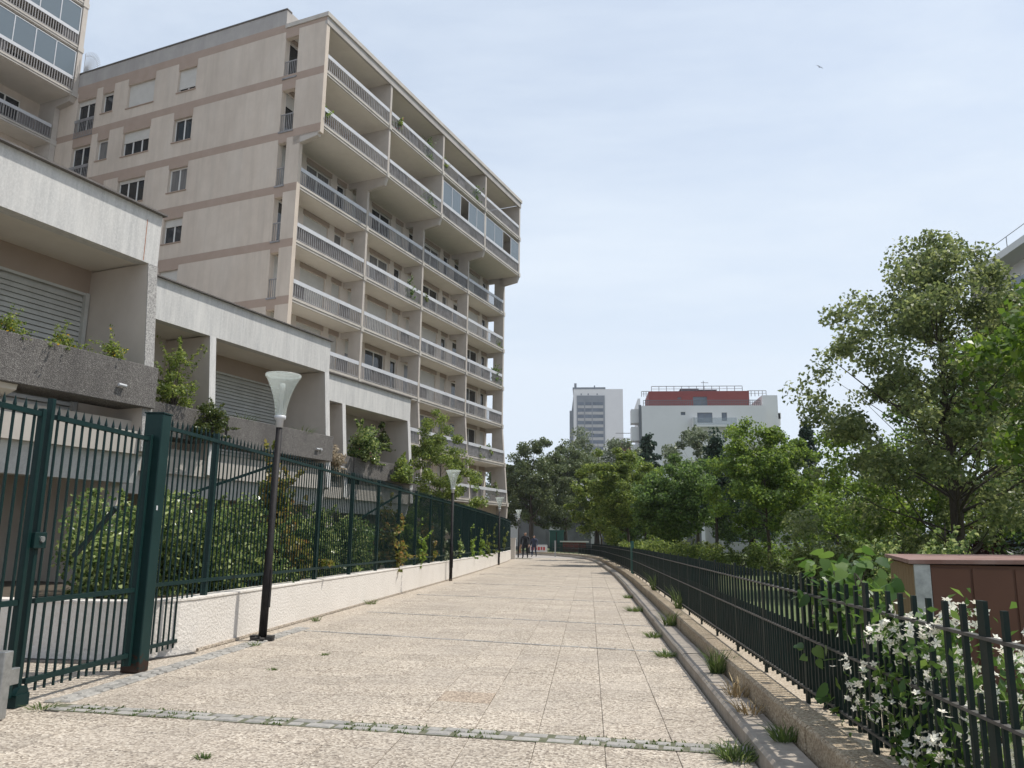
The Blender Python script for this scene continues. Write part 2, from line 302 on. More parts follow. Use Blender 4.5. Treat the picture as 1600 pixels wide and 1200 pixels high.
# ------------------------------------------------------------------ ground, path, kerbs, beds
struct('ground', MB().quadset([(-900,-60,-.06),(900,-60,-.06),(900,1500,-.06),(-900,1500,-.06)], [(0,1,2,3)]), M_ground)
struct('forecourt', MB().quadset([(-14,1,-.006),(-4.76,1,-.006),(-4.76,10.6,-.006),(-14,10.6,-.006)], [(0,1,2,3)]), M_slabp)
path = tag(bpy.data.objects.new('paved_path', None), kind='structure'); COL.objects.link(path)
MB().quadset([(-6.4,1,-.014),(1.14,1,-.014),(1.14,66,-.014),(-6.6,66,-.014)], [(0,1,2,3)]).build('joint_bed', M_base, path)
SH = 0.112                                                    # skew of the transverse joints
def slab_mesh(name, mt, dz=0.0):
    a, g, c = .5, .004, .0035; x0, x1, y0, y1 = g/2, a-g/2, g/2, a-g/2
    f = lambda x, y, z: (x, y - SH*x, z)
    mb = MB().quadset([f(x0,y0,-.03),f(x1,y0,-.03),f(x1,y1,-.03),f(x0,y1,-.03),f(x0,y0,-c),f(x1,y0,-c),f(x1,y1,-c),f(x0,y1,-c),
        f(x0+c,y0+c,0),f(x1-c,y0+c,0),f(x1-c,y1-c,0),f(x0+c,y1-c,0)],
        [(0,1,5,4),(1,2,6,5),(2,3,7,6),(3,0,4,7),(4,5,9,8),(5,6,10,9),(6,7,11,10),(7,4,8,11),(8,9,10,11)])
    return mb
sl_me = slab_mesh('paving_slab', M_slabp).mesh('paving_slab', M_slabp); sl_or = slab_mesh('paving_slab', M_slabo).mesh('paving_slab', M_slabo)
far_slabs = MB(); proto = slab_mesh('x', M_slabp); cells = []
for j in range(0, 124):
    for i in range(11):
        X0 = 1.105 - .5*(i+1); Y0 = 3.2 + .5*j + (.25 if i % 3 == 1 else 0) + SH*4.5
        cells.append((Y0 - SH*X0, X0, Y0 - SH*X0))
cells.sort(); nslab = 0
for (k, X0, Yw) in cells:
    px = 1.45*1250/max(Yw, 1)
    infr = abs((X0+.25) - (-0.097*Yw)) < Yw*.66 + .6
    h = random.uniform(-.002, .0015)
    if infr and nslab < 300 and Yw > 3.9:
        o = obj('paving_slab', sl_or if (abs(X0+1.4) < .02 and 7.35 < Yw < 7.85) else sl_me, path, (X0, Yw, h)); nslab += 1
        o.rotation_euler = (random.uniform(-.002,.002), random.uniform(-.002,.002), random.uniform(-.003,.003))
    else:
        far_slabs.quadset([(x+X0, y+Yw, z+h) for x,y,z in proto.v], proto.f)
tag(far_slabs.build('paving_slab_expanse', M_slabp, path), kind='stuff')
# left margin strip of the same washed gravel beside the wall
MB().quadset([(-4.77,1,-.008),(-4.36,1,-.008),(-4.36,62,-.008),(-6.6,62,-.008),(-5.3,40,-.008),(-5.2,10.3,-.008),(-4.77,10.3,-.008)], [(0,1,2,3,4,5,6)]).build('gravel_margin', M_slabp, path)
# granite setts: the double band across the path, single thin bands further on, and the band along the left edge
def sett_mesh(w, d):
    c = .012; return MB().cbox(-w/2, w/2, -d/2, d/2, -.02, .009, c).mesh('granite_sett', M_gran)
setts = [sett_mesh(.19, .105), sett_mesh(.155, .10), sett_mesh(.215, .11), sett_mesh(.12, .10)]
def sett_band(a, b, rows, seed):
    rg = random.Random(seed); a, b = Vector(a), Vector(b); t = (b-a).normalized(); nrm = Vector((-t.y, t.x)); ang = math.atan2(t.y, t.x); L = (b-a).length
    for r in range(rows):
        s = rg.uniform(0, .1)
        while s < L:
            k = rg.randrange(4); w = (.19,.155,.215,.12)[k]
            p = a + t*(s+w/2) + nrm*((r-(rows-1)/2)*.118 + rg.uniform(-.006,.006))
            obj('granite_sett', setts[k], path, (p.x, p.y, rg.uniform(-.003,.004)), ang+rg.uniform(-.05,.05)); s += w + rg.uniform(.018,.05)
M_mossb = mat('mossy_joint', [(.17,.15,.12),(.09,.10,.055),(.22,.195,.155)], 7, .95)
MB().quadset([(-4.56,6.69,.003),(1.10,6.05,.003),(1.10,6.31,.003),(-4.56,6.95,.003)], [(0,1,2,3)]).build('moss_joint', M_mossb, path)
sett_band((-4.55,6.82), (1.10,6.18), 2, 1)
sett_band((-4.66,6.95), (-4.62,13.0), 2, 2)
fs = MB()
for (a, b, rows) in (((-4.45,12.75),(1.08,11.28),1),((-4.39,16.16),(.95,14.65),1),((-4.5,21.4),(1.0,20.0),1),((-4.5,27.2),(1.0,25.8),1),((-4.6,34.5),(.95,33),1),((-4.8,42.5),(.8,41),1)):
    a, b = Vector(a), Vector(b); t = (b-a).normalized(); s = 0; nn = Vector((-t.y,t.x))*.045
    while s < (b-a).length:
        w = random.uniform(.12,.2); p, q = a+t*s, a+t*(s+w-.02)
        z = random.uniform(.002,.008); fs.hexa([(*(p-nn),-.02),(*(q-nn),-.02),(*(q+nn),-.02),(*(p+nn),-.02),(*(p-nn),z),(*(q-nn),z),(*(q+nn),z),(*(p+nn),z)]); s += w
tag(fs.build('far_granite_setts', M_gran, path), kind='stuff')
struct('wall_foot_shadow', MB().quadset([(-9.5,9.05,.001),(-5.4,9.05,.001),(-5.22,9.25,.001),(-4.9,10.1,.001),(-5.2,10.3,.001),(-9.5,9.5,.001)], [(0,1,2,3,4,5)]), M_asph)  # flat dark strip painted in for the shadow along the wall foot

kroot = tag(bpy.data.objects.new('kerb', None), kind='structure'); COL.objects.link(kroot)
lroot = tag(thing('low_retaining_wall', 'low tan gravel-concrete wall under the railings on the right of the path', 'wall'))
rg = random.Random(5); y = 1.0
def edge_piece(mb, Pl, ya, yb, d0, d1, z0, z1, c=.02):
    pts = []
    for yy in (ya, yb):
        x, a = line_at(Pl, yy); nx, ny = math.cos(a), math.sin(a); pts.append(((x+nx*d0, yy+ny*d0), (x+nx*d1, yy+ny*d1), (x+nx*(d0+c), yy+ny*(d0+c)), (x+nx*(d1-c), yy+ny*(d1-c))))
    A0, B0, a0, b0 = pts[0]; A1, B1, a1, b1 = pts[1]
    mb.quadset([(*A0,z0),(*B0,z0),(*B1,z0),(*A1,z0),(*A0,z1-c),(*B0,z1-c),(*B1,z1-c),(*A1,z1-c),(*a0,z1),(*b0,z1),(*b1,z1),(*a1,z1)],
        [(0,1,5,4),(1,2,6,5),(2,3,7,6),(3,0,4,7),(4,5,9,8),(5,6,10,9),(6,7,11,10),(7,4,8,11),(8,9,10,11)]); return mb
while y < 80:
    L = rg.uniform(.95,1.1) if y < 40 else 3
    edge_piece(MB(), KERB, y, y+L-.008, 0, .27, -.05, .12+rg.uniform(-.004,.004)).build('kerb_stone', M_kerb, kroot); y += L
y = 1.0
while y < 80:
    L = rg.uniform(2.3,2.6) if y < 40 else 4
    edge_piece(MB(), KERB, y, y+L-.012, .285+rg.uniform(-.006,.006), .50, -.05, .275+rg.uniform(-.006,.006), .018).build('wall_block', M_lowwall, lroot); y += L
KS = smooth_line(KERB, 1.5)
struct('gravel_bed', ribbon(MB(), KS, .49, .95, -.05, .262), M_gravel)
pk = offset_line(KS, .94); struct('park_lawn', MB().poly([(pk[0][0],pk[0][1])]+[(90,1.0),(90,150),(-10,150)]+pk[::-1][:-1], -.05, .256), M_lawn)
struct('plaza', MB().quadset([(-60,66,-.02),(1,66,-.02),(1,150,-.02),(-60,150,-.02)], [(0,1,2,3)]), M_ground)

# white roughcast wall and the raised bed behind it
WL = [(-11.0,9.33),(-5.75,9.33),(-5.45,9.42),(-5.22,9.60),(-5.07,9.88),(-5.0,10.25)] + smooth_line(WALL_L,2)[1:]
ww = thing('retaining_wall', 'white roughcast low wall with rounded corner along the left of the path', 'wall', (-5.0,10.25,0))
mb = MB(); P = [(x+5.0, y-10.25) for x,y in WL]; ribbon(mb, P, -.28, 0, 0.0, .645); o = mb.build('wall_body', M_white, ww, False)
ribbon(MB(), P, -.30, .012, .645, .668).build('wall_cap', M_white, ww)
ribbon(MB(), P[5:], 0, .03, 0, .035).build('footing', M_slabp, ww)
MB().box(-.92,-.58,51.55,51.95,0,1.5).box(-.96,-.54,51.51,51.99,1.5,1.58).build('end_pillar', M_white, ww)
bd = offset_line(WL, -.27)
struct('planting_bed', MB().poly([(-60,66),(-60,9.6)]+bd, -.05, .60), M_soil)

# ------------------------------------------------------------------ housing complex (grid turned 18.4 degrees from the path)
TH = 0.3217
def cw(n, d, z=0.0): return (n*math.cos(TH) + d*math.sin(TH), -n*math.sin(TH) + d*math.cos(TH), z)
def holed(mb, axis, c0, c1, u0, u1, z0, z1, holes, mi=0):
    """wall of thickness c0..c1 spanning u0..u1, z0..z1 with rectangular openings (u0,u1,z0,z1)"""
    zs = sorted({z0, z1} | {max(z0,min(z1,h[k])) for h in holes for k in (2,3)})
    for za, zb in zip(zs, zs[1:]):
        zm = (za+zb)/2; cuts = sorted((max(u0,h[0]), min(u1,h[1])) for h in holes if h[2] < zm < h[3]); u = u0
        for a, b in cuts + [(u1, u1)]:
            if a > u + 1e-4:
                if axis == 'y': mb.box(c0, c1, u, a, za, zb, mi)
                else: mb.box(u, a, c0, c1, za, zb, mi)
            u = max(u, b)
    return mb
def window(root, axis, face, out, u0, u1, z0, z1, style='glass', shut=0.0, mull=1, fr=M_frame, pane=M_pane, sill=False, depth=.14):
    """a window set back from a wall face; axis 'y': wall runs along y and faces out*x; axis 'x': wall runs along x and faces out*y"""
    def B(mb, a, b, c, d, u_, v_):                            # depth a..b behind the face
        lo, hi = sorted((face-out*a, face-out*b))
        return mb.box(lo, hi, c, d, u_, v_) if axis == 'y' else mb.box(c, d, lo, hi, u_, v_)
    w = .055; m = MB()
    B(m, depth, depth+.05, u0, u0+w, z0, z1); B(m, depth, depth+.05, u1-w, u1, z0, z1)
    B(m, depth, depth+.05, u0+w, u1-w, z0, z0+w); B(m, depth, depth+.05, u0+w, u1-w, z1-w, z1)
    for k in range(mull):
        uc = u0 + (u1-u0)*(k+1)/(mull+1); B(m, depth+.002, depth+.048, uc-.04, uc+.04, z0+w, z1-w)
    f = m.build('window', fr, root)
    B(MB(), depth+.025, depth+.035, u0+w*.5, u1-w*.5, z0+w*.5, z1-w*.5).build('pane', pane, f)
    if sill: B(MB(), -.05, depth, u0-.05, u1+.05, z0-.05, z0-.001).build('sill', M_band, f)
    if shut > 0:
        m = MB(); zb = z1 - (z1-z0)*shut; ns = max(3, int((z1-zb)/.055)); h = (z1-zb)/ns
        for k in range(ns): B(m, depth-.035, depth-.02, u0+.005, u1-.005, zb+k*h+.006, zb+(k+1)*h)
        B(m, depth-.022, depth-.012, u0+.01, u1-.01, zb, z1); m.build('roller_shutter', M_shut, f)
    return f
def balcony(root, x_in, x_f, y0, y1, zb, screen=0, bars=True, glazed=0, pitch=.15):
    """slab with moulded edge, flat white hand rail, bars; optional screen behind the bars and glazing above"""
    s = MB(); s.box(x_in, x_f-.10, y0, y1, zb, zb+.24, 1); s.box(x_f-.10, x_f-.03, y0, y1, zb+.02, zb+.12); s.box(x_f-.10, x_f, y0, y1, zb+.135, zb+.25)  # underside has its own lighter colour, imitating bounced light
    sl = s.build('balcony', [M_slab, M_soffit], root)
    zt = zb+1.12
    MB().box(x_f-.075, x_f-.02, y0+.03, y1-.03, zt-.19, zt).build('hand_rail', M_rail, sl)
    b = MB(); n = int((y1-y0-.1)/pitch)
    for k in range(n+1):
        y = y0+.06+k*(y1-y0-.12)/n; b.box(x_f-.056, x_f-.034, y-.021, y+.021, zb+.30, zt-.19)
    b.box(x_f-.06, x_f-.03, y0+.03, y1-.03, zb+.29, zb+.33)
    tag(b.build('railing_bars', M_bar, sl), kind='stuff')
    if screen:
        n = max(2, int((y1-y0)/.9)); rs = random.Random(int(zb*100+y0*10))
        for k in range(n):
            if rs.random() < screen:
                ya = y0+.05+k*(y1-y0-.1)/n; MB().box(x_f-.10, x_f-.09, ya, ya+(y1-y0-.1)/n-.02, zb+.30, zt-.17).build('privacy_screen', M_screen if screen < 1 else M_bar, sl)
    if glazed:
        z1 = zb+glazed; n = max(2, round((y1-y0)/1.25)); fm = MB()
        for k in range(n+1):
            y = y0+.04+k*(y1-y0-.08)/n; fm.box(x_f-.07, x_f-.03, y-.025, y+.025, zt, z1)
        fm.box(x_f-.07, x_f-.03, y0+.03, y1-.03, z1-.05, z1-.002); gf = fm.build('glazing_frame', M_rail, sl)
        for k in range(n):
            ya = y0+.04+k*(y1-y0-.08)/n
            if glazed > 1.5 and (k == 2 and n > 3 and screen): continue
            MB().box(x_f-.055, x_f-.045, ya+.025, ya+(y1-y0-.08)/n-.025, zt, z1-.05).build('pane', M_glaze, gf)
    return sl

# ---- the eight-storey block
bA = thing('apartment_building', 'beige eight-storey apartment block with four bays of balconies and overhanging top floors', 'building', cw(-23.43,27.71), -TH)
SLB = [23.05, 20.28, 17.44, 14.69, 11.94, 9.19, 6.44, 3.69]          # undersides of the balcony slabs, top row first
BAY = [0.0, 5.83, 11.75, 17.70, 23.55]; XW = -1.28
def front(z):                                                         # front line: overhang above, flare at the foot
    return 1.17 if z > 20.0 else (0.0 if z > 9.1 else min(.48, (9.1-z)/5.4*.48) if z > 3.3 else .25)
# gable
GW = []; rowtop = [25.42, 22.6, 19.83, 17.07, 14.33, 11.58, 8.83]
slots = []
for i, zt in enumerate(rowtop):
    w = dict(a=(-15.85,-14.4,zt-.1-2.2,zt-.1), b=(-13.88,-13.03,zt-.05-1.2,zt-.05), c=(-11.92,-9.95,zt-1.38,zt), d=(-8.27,-7.0,zt-1.3,zt))
    for k, v in w.items(): GW.append((i, k, v))
    slots.append((-1.26, -.47 if i < 2 else -.77, zt-2.18, zt+.03))
g = MB(); allh = [v for _,_,v in GW] + slots
holed(g, 'x', 0, .25, -18.9, 0, 0, 20.0, allh)
holed(g, 'x', 0, .25, -18.9, 1.17, 20.0, 26.0, allh)
g.hexa([(0,0,0),(.25,0,0),(.25,.25,0),(0,.25,0),(0,0,3.7),(.48,0,3.7),(.48,.25,3.7),(0,.25,3.7)]).hexa([(0,0,3.7),(.48,0,3.7),(.48,.25,3.7),(0,.25,3.7),(0,0,9.1),(.002,0,9.1),(.002,.25,9.1),(0,.25,9.1)])
g.build('gable_wall', M_wall, bA)
MB().box(-18.9, -1.3, 0, .3, 26.0, 27.05).box(-1.55, -1.3, .3, 6, 26.2, 27.05).build('parapet', M_parap, bA)
MB().box(-18.9, -1.27, -.05, .34, 27.05, 27.11).build('parapet_coping', M_coping, bA)
MB().box(-1.3, 1.27, -.06, 23.62, 26.0, 26.22).box(-15.9, -1.3, .3, 23.5, 25.7, 26.1).build('roof_slab', M_slab, bA)
MB().box(-1.4, 1.10, .25, 23.3, 25.75, 26.0).build('roof_soffit', M_soffit, bA)
MB().box(1.08, 1.20, -.004, 23.58, 25.62, 25.999).build('roof_edge_beam', M_parap, bA)
zb = [26.05, 23.22, 20.27, 17.5, 14.75, 12.0, 9.25, 6.5]
for i, z in enumerate(zb):
    x1 = 1.172 if i < 3 else 0.003
    h = .24 if i == 0 else .20
    MB().box(-18.85, x1, -.004, 0, z-h, z+ (h-.05 if i == 0 else h)).build('painted_band', M_band, bA)
for i, k, (u0,u1,z0,z1) in GW:
    if i > 4: continue
    MB().box(u0-.03, u1+.03, -.003, 0, z1, zb[i]-.2).build('painted_lintel', M_band, bA)
for (u0,u1,z0,z1), z in zip(slots, zb):
    MB().box(u0-.02, u1, -.003, 0, z1, z-.2).build('painted_lintel', M_band, bA)
ST = {(0,'a'):.12,(0,'b'):.1,(0,'c'):1.0,(0,'d'):.82,(1,'a'):0,(1,'b'):0,(1,'c'):.42,(1,'d'):0,(2,'c'):.12,(2,'d'):0,(3,'d'):.3,(4,'d'):1.0,(3,'c'):.5,(2,'a'):.1}
for i, k, (u0,u1,z0,z1) in GW:
    window(bA, 'x', 0, -1, u0, u1, z0, z1, shut=ST.get((i,k), .2), mull={'a':1,'b':0,'c':2,'d':1}[k], pane=M_curt if (i+ord(k)) % 3 == 0 else M_pane, sill=k != 'a', depth=.16)
    if k == 'a':
        m = MB(); m.box(u0-.03, u1+.03, -.05, -.02, z0+.85, z0+1.02)
        for q in range(12): x = u0+.03+q*(u1-u0-.06)/11; m.box(x-.012, x+.012, -.046, -.024, z0-.02, z0+.85)
        m.box(u0-.03, u1+.03, -.05, -.02, z0-.06, z0-.02); m.build('window_guard', M_bar, bA)
for (u0,u1,z0,z1) in slots:
    m = MB(); m.box(u0, u1, .06, .10, z0+.92, z0+.97); nb = max(4, int((u1-u0)/.1))
    for q in range(nb+1): x = u0+.02+q*(u1-u0-.04)/nb; m.box(x-.012, x+.012, .068, .09, z0+.03, z0+.92)
    m.box(u0-.04, u1+.03, -.05, .12, z0-.05, z0+.03); m.build('slot_railing', M_bar, bA)
# facade wall with openings, balconies, partitions
WO = []
rs = random.Random(11)
for b in range(4):
    for r, z in enumerate(SLB):
        f = z+.24
        for (a, c, kind) in ((.35,1.6,'s'),(2.2,4.2,'w'),(4.75,5.5,'d')):
            if a+BAY[b] > 23.3: continue
            WO.append((b, r, kind, (BAY[b]+a, BAY[b]+c, f+.02, f+2.24)))
m = MB(); holed(m, 'y', XW-.25, XW, .25, 23.5, 3.0, 25.75, [w[3] for w in WO]); m.build('facade_wall', M_wallin, bA)
MB().box(-15.9, XW-.6, 23.2, 23.5, 0, 25.7).box(-15.97,-15.7,.25,23.2,0,25.7).box(XW-.9, XW-.6, .25, 23.2, 0, 25.7).build('rear_wall', M_wall, bA)
MB().box(-.6, -.35, .3, 23.4, 0, 3.69).box(-15.8,-.6,23.1,23.45,0,3.6).build('ground_floor_wall', M_wall, bA)
for (b, r, kind, (y0,y1,z0,z1)) in WO:
    q = rs.random(); sh = 1.0 if q < .18 else (.3 if q < .24 else (.08 if q < .34 else 0))
    if (b, r) in ((0,4),(1,4),(0,5)): sh = 1.0
    window(bA, 'y', XW, 1, y0, y1, z0, z1, shut=sh, mull=1 if kind == 'w' else 0, pane=M_curt if rs.random() < .3 else M_pane, depth=.12)
    MB().box(XW, XW+.03, y0-.05, y1+.05, z1, z1+.25).build('shutter_box', M_head, bA)
for b in range(4):
    for r, z in enumerate(SLB):
        y0 = BAY[b] + (.25 if b == 0 else .09); y1 = BAY[b+1] - (.20 if b == 3 else .09)
        sc_ = {5: .35, 6: .4, 7: .3, 4: .3, 3: .25, 2: .2, 1: .2, 0: .15}[r]
        if (b, r) in ((2,6),(3,6),(1,6)): sc_ = 1.0
        gl = 0
        if (b, r) in ((2,1),(3,1)): gl, sc_ = 2.50, .7
        balcony(bA, XW, front(z), y0, y1, z, screen=sc_, glazed=gl)
zlev = SLB + [0.0]
for b in range(1, 5):
    yc = BAY[b]; t = .085
    for r in range(8):
        z0 = SLB[r]; z1 = 25.75 if r == 0 else SLB[r-1]
        x0, x1 = front(z0), front(z1-.3)
        m = MB(); ya, yb = yc-t, yc+t
        if b == 4: ya, yb = yc-.20, yc
        xi = XW if r < 2 else -.77
        m.hexa([(xi,ya,z0+.0),(x0-.02,ya,z0),(x0-.02,yb,z0),(xi,yb,z0),(xi,ya,z1),(x1-.02,ya,z1),(x1-.02,yb,z1),(xi,yb,z1)])
        if r >= 2: m.box(XW, -.77, ya, yb, z1-.32, z1)
        m.build('partition_fin', M_fin, bA)
        MB().box(x0-.25, x0+.03, ya-.03, yb+.03, z0-.02, z0+.26).build('fin_knuckle', M_slab, bA)
    xf = front(0); m = MB(); ya, yb = (yc-.2, yc) if b == 4 else (yc-t, yc+t)
    m.hexa([(-.77,ya,0),(xf,ya,0),(xf,yb,0),(-.77,yb,0),(-.77,ya,3.69),(front(3.69)-.02,ya,3.69),(front(3.69)-.02,yb,3.69),(-.77,yb,3.69)]).build('partition_fin', M_fin, bA)
for yc in BAY:                                                        # tapered brackets under the overhang
    ya, yb = (0,.25) if yc == 0 else ((yc-.2,yc) if yc > 23 else (yc-.1,yc+.1))
    MB().hexa([(-.4,ya,19.62),(1.0,ya,19.85),(1.0,yb,19.85),(-.4,yb,19.62),(-.4,ya,20.28),(1.15,ya,20.28),(1.15,yb,20.28),(-.4,yb,20.28)]).build('overhang_bracket', M_fin, bA)
MB().box(-15.7, XW-.9, .3, 23.2, 25.2, 25.65).build('roof_deck', M_parap, bA)

# ---- the taller wing at the left edge
bW = thing('apartment_tower', 'tall beige apartment wing with glazed balconies rising out of the upper left corner', 'building', cw(-40.7,27.71), -TH)
wl = [36.75, 34.0, 31.25, 28.42, 25.62, 22.95, 20.2, 17.4, 14.6]
MB().box(-9, -1.35, -14, -.02, 0, 41).build('wing_wall', M_wall, bW)
MB().box(-1.35, 0, -.32, -.02, 0, 25.6).box(-1.35, 1.3, -.30, -.01, 25.62, 41).build('end_wall', M_fin, bW)
for r, z in enumerate(wl):
    xf = 1.3 if z > 25 else 0.0
    balcony(bW, -1.4, xf, -13.5, -.34, z, screen=.3, glazed=2.65 if z > 25 else 0)
    MB().box(-1.35, xf+.04, -.345, .02, z-.03, z+.27).build('end_knuckle', M_slab, bW)
    for (a, c) in ((-3.2,-1.5),(-6.4,-4.4),(-9.8,-8.0)): window(bW, 'y', -1.35, 1, a, c, z+.28, z+2.2, mull=1, depth=-.07)
MB().hexa([(-.3,-.33,25.1),(1.1,-.33,25.3),(1.1,0,25.3),(-.3,0,25.1),(-.3,-.33,25.62),(1.28,-.33,25.62),(1.28,0,25.62),(-.3,0,25.62)]).build('overhang_bracket', M_fin, bW)
fg = thing('fan_guard', 'white metal fan-shaped spike guard on the parapet beside the tall wing', 'guard', cw(-39.2,27.75,27.1), -TH)
m = MB()
for k in range(17):
    a = R(88 - k*6.6); m.tube([(0,0,.05),(1.35*math.cos(a),0,.05+1.25*math.sin(a))], .012, 5)
m.build('spikes', M_rail, fg)
m = MB(); m.tube([(1.1*math.cos(R(88-k*6.6)),0,.05+1.02*math.sin(R(88-k*6.6))) for k in range(17)], .012, 5); m.tube([(0,0,0),(0,0,1.25)], .02, 5); m.build('hoop', M_rail, fg)

# ---- the three stepped terrace pavilions in front
def pavilion(name, label, c, d, near, bays):
    t = thing(name, label, 'building', cw(c, d), -TH)
    L = -9.7
    MB().box(-.26, 0, L, 0, 6.42, 7.42).build('roof_fascia', M_fascia, t)
    MB().box(-.40, .095, L, .05, 7.42, 7.45).build('coping', M_coping, t)
    MB().box(-7, -.26, L, -.02, 6.45, 7.35).build('roof_slab', M_soffit, t)
    for y in (-.21, -4.95, -9.7):                                # raked cross walls, wider at the foot
        m = MB(); m.hexa([(-1.55,y,2.9),(.28,y,2.9),(.28,y+.21,2.9),(-1.55,y+.21,2.9),(-1.55,y,6.42),(-.01,y,6.42),(-.01,y+.21,6.42),(-1.55,y+.21,6.42)])
        m.build('cross_wall', M_pavwall, t)
        MB().hexa([(.28,y,2.9),(.30,y,2.9),(.30,y+.21,2.9),(.28,y+.21,2.9),(-.01,y,6.42),(.004,y,6.42),(.004,y+.21,6.42),(-.01,y+.21,6.42)]).build('wall_nosing', M_nose if near else M_fascia, t)
    MB().box(-7, -5, -.4, -.05, 0, 6.45).box(-7,-1.55,-.21,-.02,0,6.42).build('side_wall', M_pavwall, t)
    MB().box(-7, .2, L, -.0, 2.85, 3.25).box(-.2, -.0, L, 0, 3.25, 3.45).build('floor_slab', M_slab, t)
    for k, (y0, y1, kind) in enumerate(bays):
        m = MB()
        if kind == 'shutter':
            m.box(-1.75, -1.5, y0, y1, 5.98, 6.45); m.box(-1.75,-1.5,y0,y0+.5,3.2,5.98); m.build('recess_wall', M_head, t)
            fr = MB().box(-1.56,-1.44,y1-.10,y1-.02,3.25,5.98).box(-1.56,-1.44,y0+.5,y0+.57,3.25,5.98).box(-1.56,-1.47,y0+.57,y1-.10,5.93,5.98).box(-1.60,-1.565,y0+.5,y1-.02,3.2,5.98).build('shutter_frame', M_shut2, t)
            sm = MB().hexa([(-1.545,y0+.57,0),(-1.508,y0+.57,.0),(-1.508,y1-.10,.0),(-1.545,y1-.10,0),(-1.56,y0+.57,.084),(-1.535,y0+.57,.084),(-1.535,y1-.10,.084),(-1.56,y1-.10,.084)]).mesh('slat', M_shut2)
            if near:
                for q in range(26): obj('slat', sm, fr, (0,0,3.4+q*.096))
            else:
                mm = MB()
                for q in range(26):
                    z = 3.4+q*.096; mm.hexa([(-1.545,y0+.57,z),(-1.508,y0+.57,z),(-1.508,y1-.10,z),(-1.545,y1-.10,z),(-1.56,y0+.57,z+.084),(-1.535,y0+.57,z+.084),(-1.535,y1-.10,z+.084),(-1.56,y1-.10,z+.084)])
                mm.build('roller_shutter', M_shut2, fr)
        else:
            holed(m, 'y', -1.75, -1.5, y0, y1, 3.2, 6.45, [(y0+.7, y0+1.7, 3.3, 5.6),(y0+2.4,y0+3.6,3.3,5.6)]); m.build('recess_wall', M_pavwall, t)
            MB().box(-1.5,-1.46,y0+.6,y0+1.8,5.6,6.2).build('shutter_box', M_head, t)
            window(t, 'y', -1.5, 1, y0+.7, y0+1.7, 3.3, 5.6, mull=0, depth=.1); window(t, 'y', -1.5, 1, y0+2.4, y0+3.6, 3.3, 5.6, mull=1, shut=.6, depth=.1)
    # pebble-faced planters
    for (y0, y1) in ((-4.42, -.02), (-9.2, -4.50)):
        p = MB(); x0, x1 = -.42, .32
        p.box(x1-.10, x1, y0, y1, 3.68, 4.43); p.box(x0, x0+.08, y0, y1, 3.68, 4.43); p.box(x0+.08, x1-.10, y0, y0+.10, 3.68, 4.43); p.box(x0+.08, x1-.10, y1-.10, y1, 3.68, 4.43); p.box(x0+.08, x1-.10, y0+.1, y1-.1, 3.68, 3.8)
        o = bevel(p.build('planter', M_aggr, t), .012)
        MB().box(x0+.081, x1-.101, y0+.101, y1-.101, 3.8, 4.36).build('planter_soil', M_soil, o)
        MB().tube([(x1-.02,y0+.9 if near else y1-.6,3.98),(x1+.05,y0+.9 if near else y1-.6,3.98)],.035,8).tube([(x1+.045,(y1-.85),3.975),(x1+.05,(y1-.70),3.97)],.03,8).build('drain_spout', M_rail, o)
        MB().hexa([(-.3,y0+1.6,3.45),(.18,y0+1.6,3.60),(.18,y0+1.9,3.60),(-.3,y0+1.9,3.45),(-.3,y0+1.6,3.68),(.2,y0+1.6,3.68),(.2,y0+1.9,3.68),(-.3,y0+1.9,3.68)]).build('planter_bracket', M_soffit, o)
    # lower storey: bevelled edge beam and recessed wall
    MB().hexa([(-.35,L,2.35),(-.02,L,2.35),(-.02,0,2.35),(-.35,0,2.35),(-.35,L,2.85),(.10,L,2.85),(.10,0,2.85),(-.35,0,2.85)]).build('edge_beam', M_fascia, t)
    MB().box(-2.6, -2.3, L, 0, 0, 2.85).box(-2.3, -.3, -.25, -.02, 0, 2.85).box(-.5,-.15,L+4.4,L+4.75,0,2.35).build('lower_wall', M_pavwall, t)
    MB().box(-2.3, -2.26, -3.9, -1.5, 0, 2.2).build('lower_door', M_head, t)
    return t
S = 'shutter'
pA = pavilion('terrace_house', 'nearest stepped concrete terrace house with closed grey roller shutter, behind the green gate', -12, 10.45, True, [(-4.74,-.21,S),(-9.5,-4.95,S)])
MB().box(0,.003,-.335,-.322,6.44,7.24).build('rust_crack', M_pot, pA)
pB = pavilion('terrace_house', 'middle stepped concrete terrace house, behind the nearest lamp post', -15, 19.83, False, [(-4.74,-.21,S),(-9.5,-4.95,'door')])
pC = pavilion('terrace_house', 'farthest stepped concrete terrace house with glass door and vine, below the balcony block', -18, 29.66, False, [(-4.74,-.21,'door'),(-9.5,-4.95,S)])

# ------------------------------------------------------------------ left gate and fence
def picket_mesh(h, w, tip=.11, mt=M_green):
    m = MB(); a = w/2; b = a*1.25
    m.quadset([(-a,-a,0),(a,-a,0),(a,a,0),(-a,a,0),(-a,-a,h-tip),(a,-a,h-tip),(a,a,h-tip),(-a,a,h-tip),(-b,-b,h-tip*.72),(b,-b,h-tip*.72),(b,b,h-tip*.72),(-b,b,h-tip*.72),(0,0,h)],
        [(3,2,1,0),(0,1,5,4),(1,2,6,5),(2,3,7,6),(3,0,4,7),(4,5,9,8),(5,6,10,9),(6,7,11,10),(7,4,8,11),(8,9,12),(9,10,12),(10,11,12),(11,8,12)]); return m
GX = -4.88
gp_ = thing('gate_post', 'thick dark green steel gate post with a rusted foot', 'post', (-4.885,8.63,0))
bevel(MB().box(-.105,.105,-.10,.10,0,2.80).build('post_shaft', M_greenrust, gp_), .012); MB().box(-.112,.112,-.107,.107,2.80,2.815).build('post_cap', M_green, gp_)
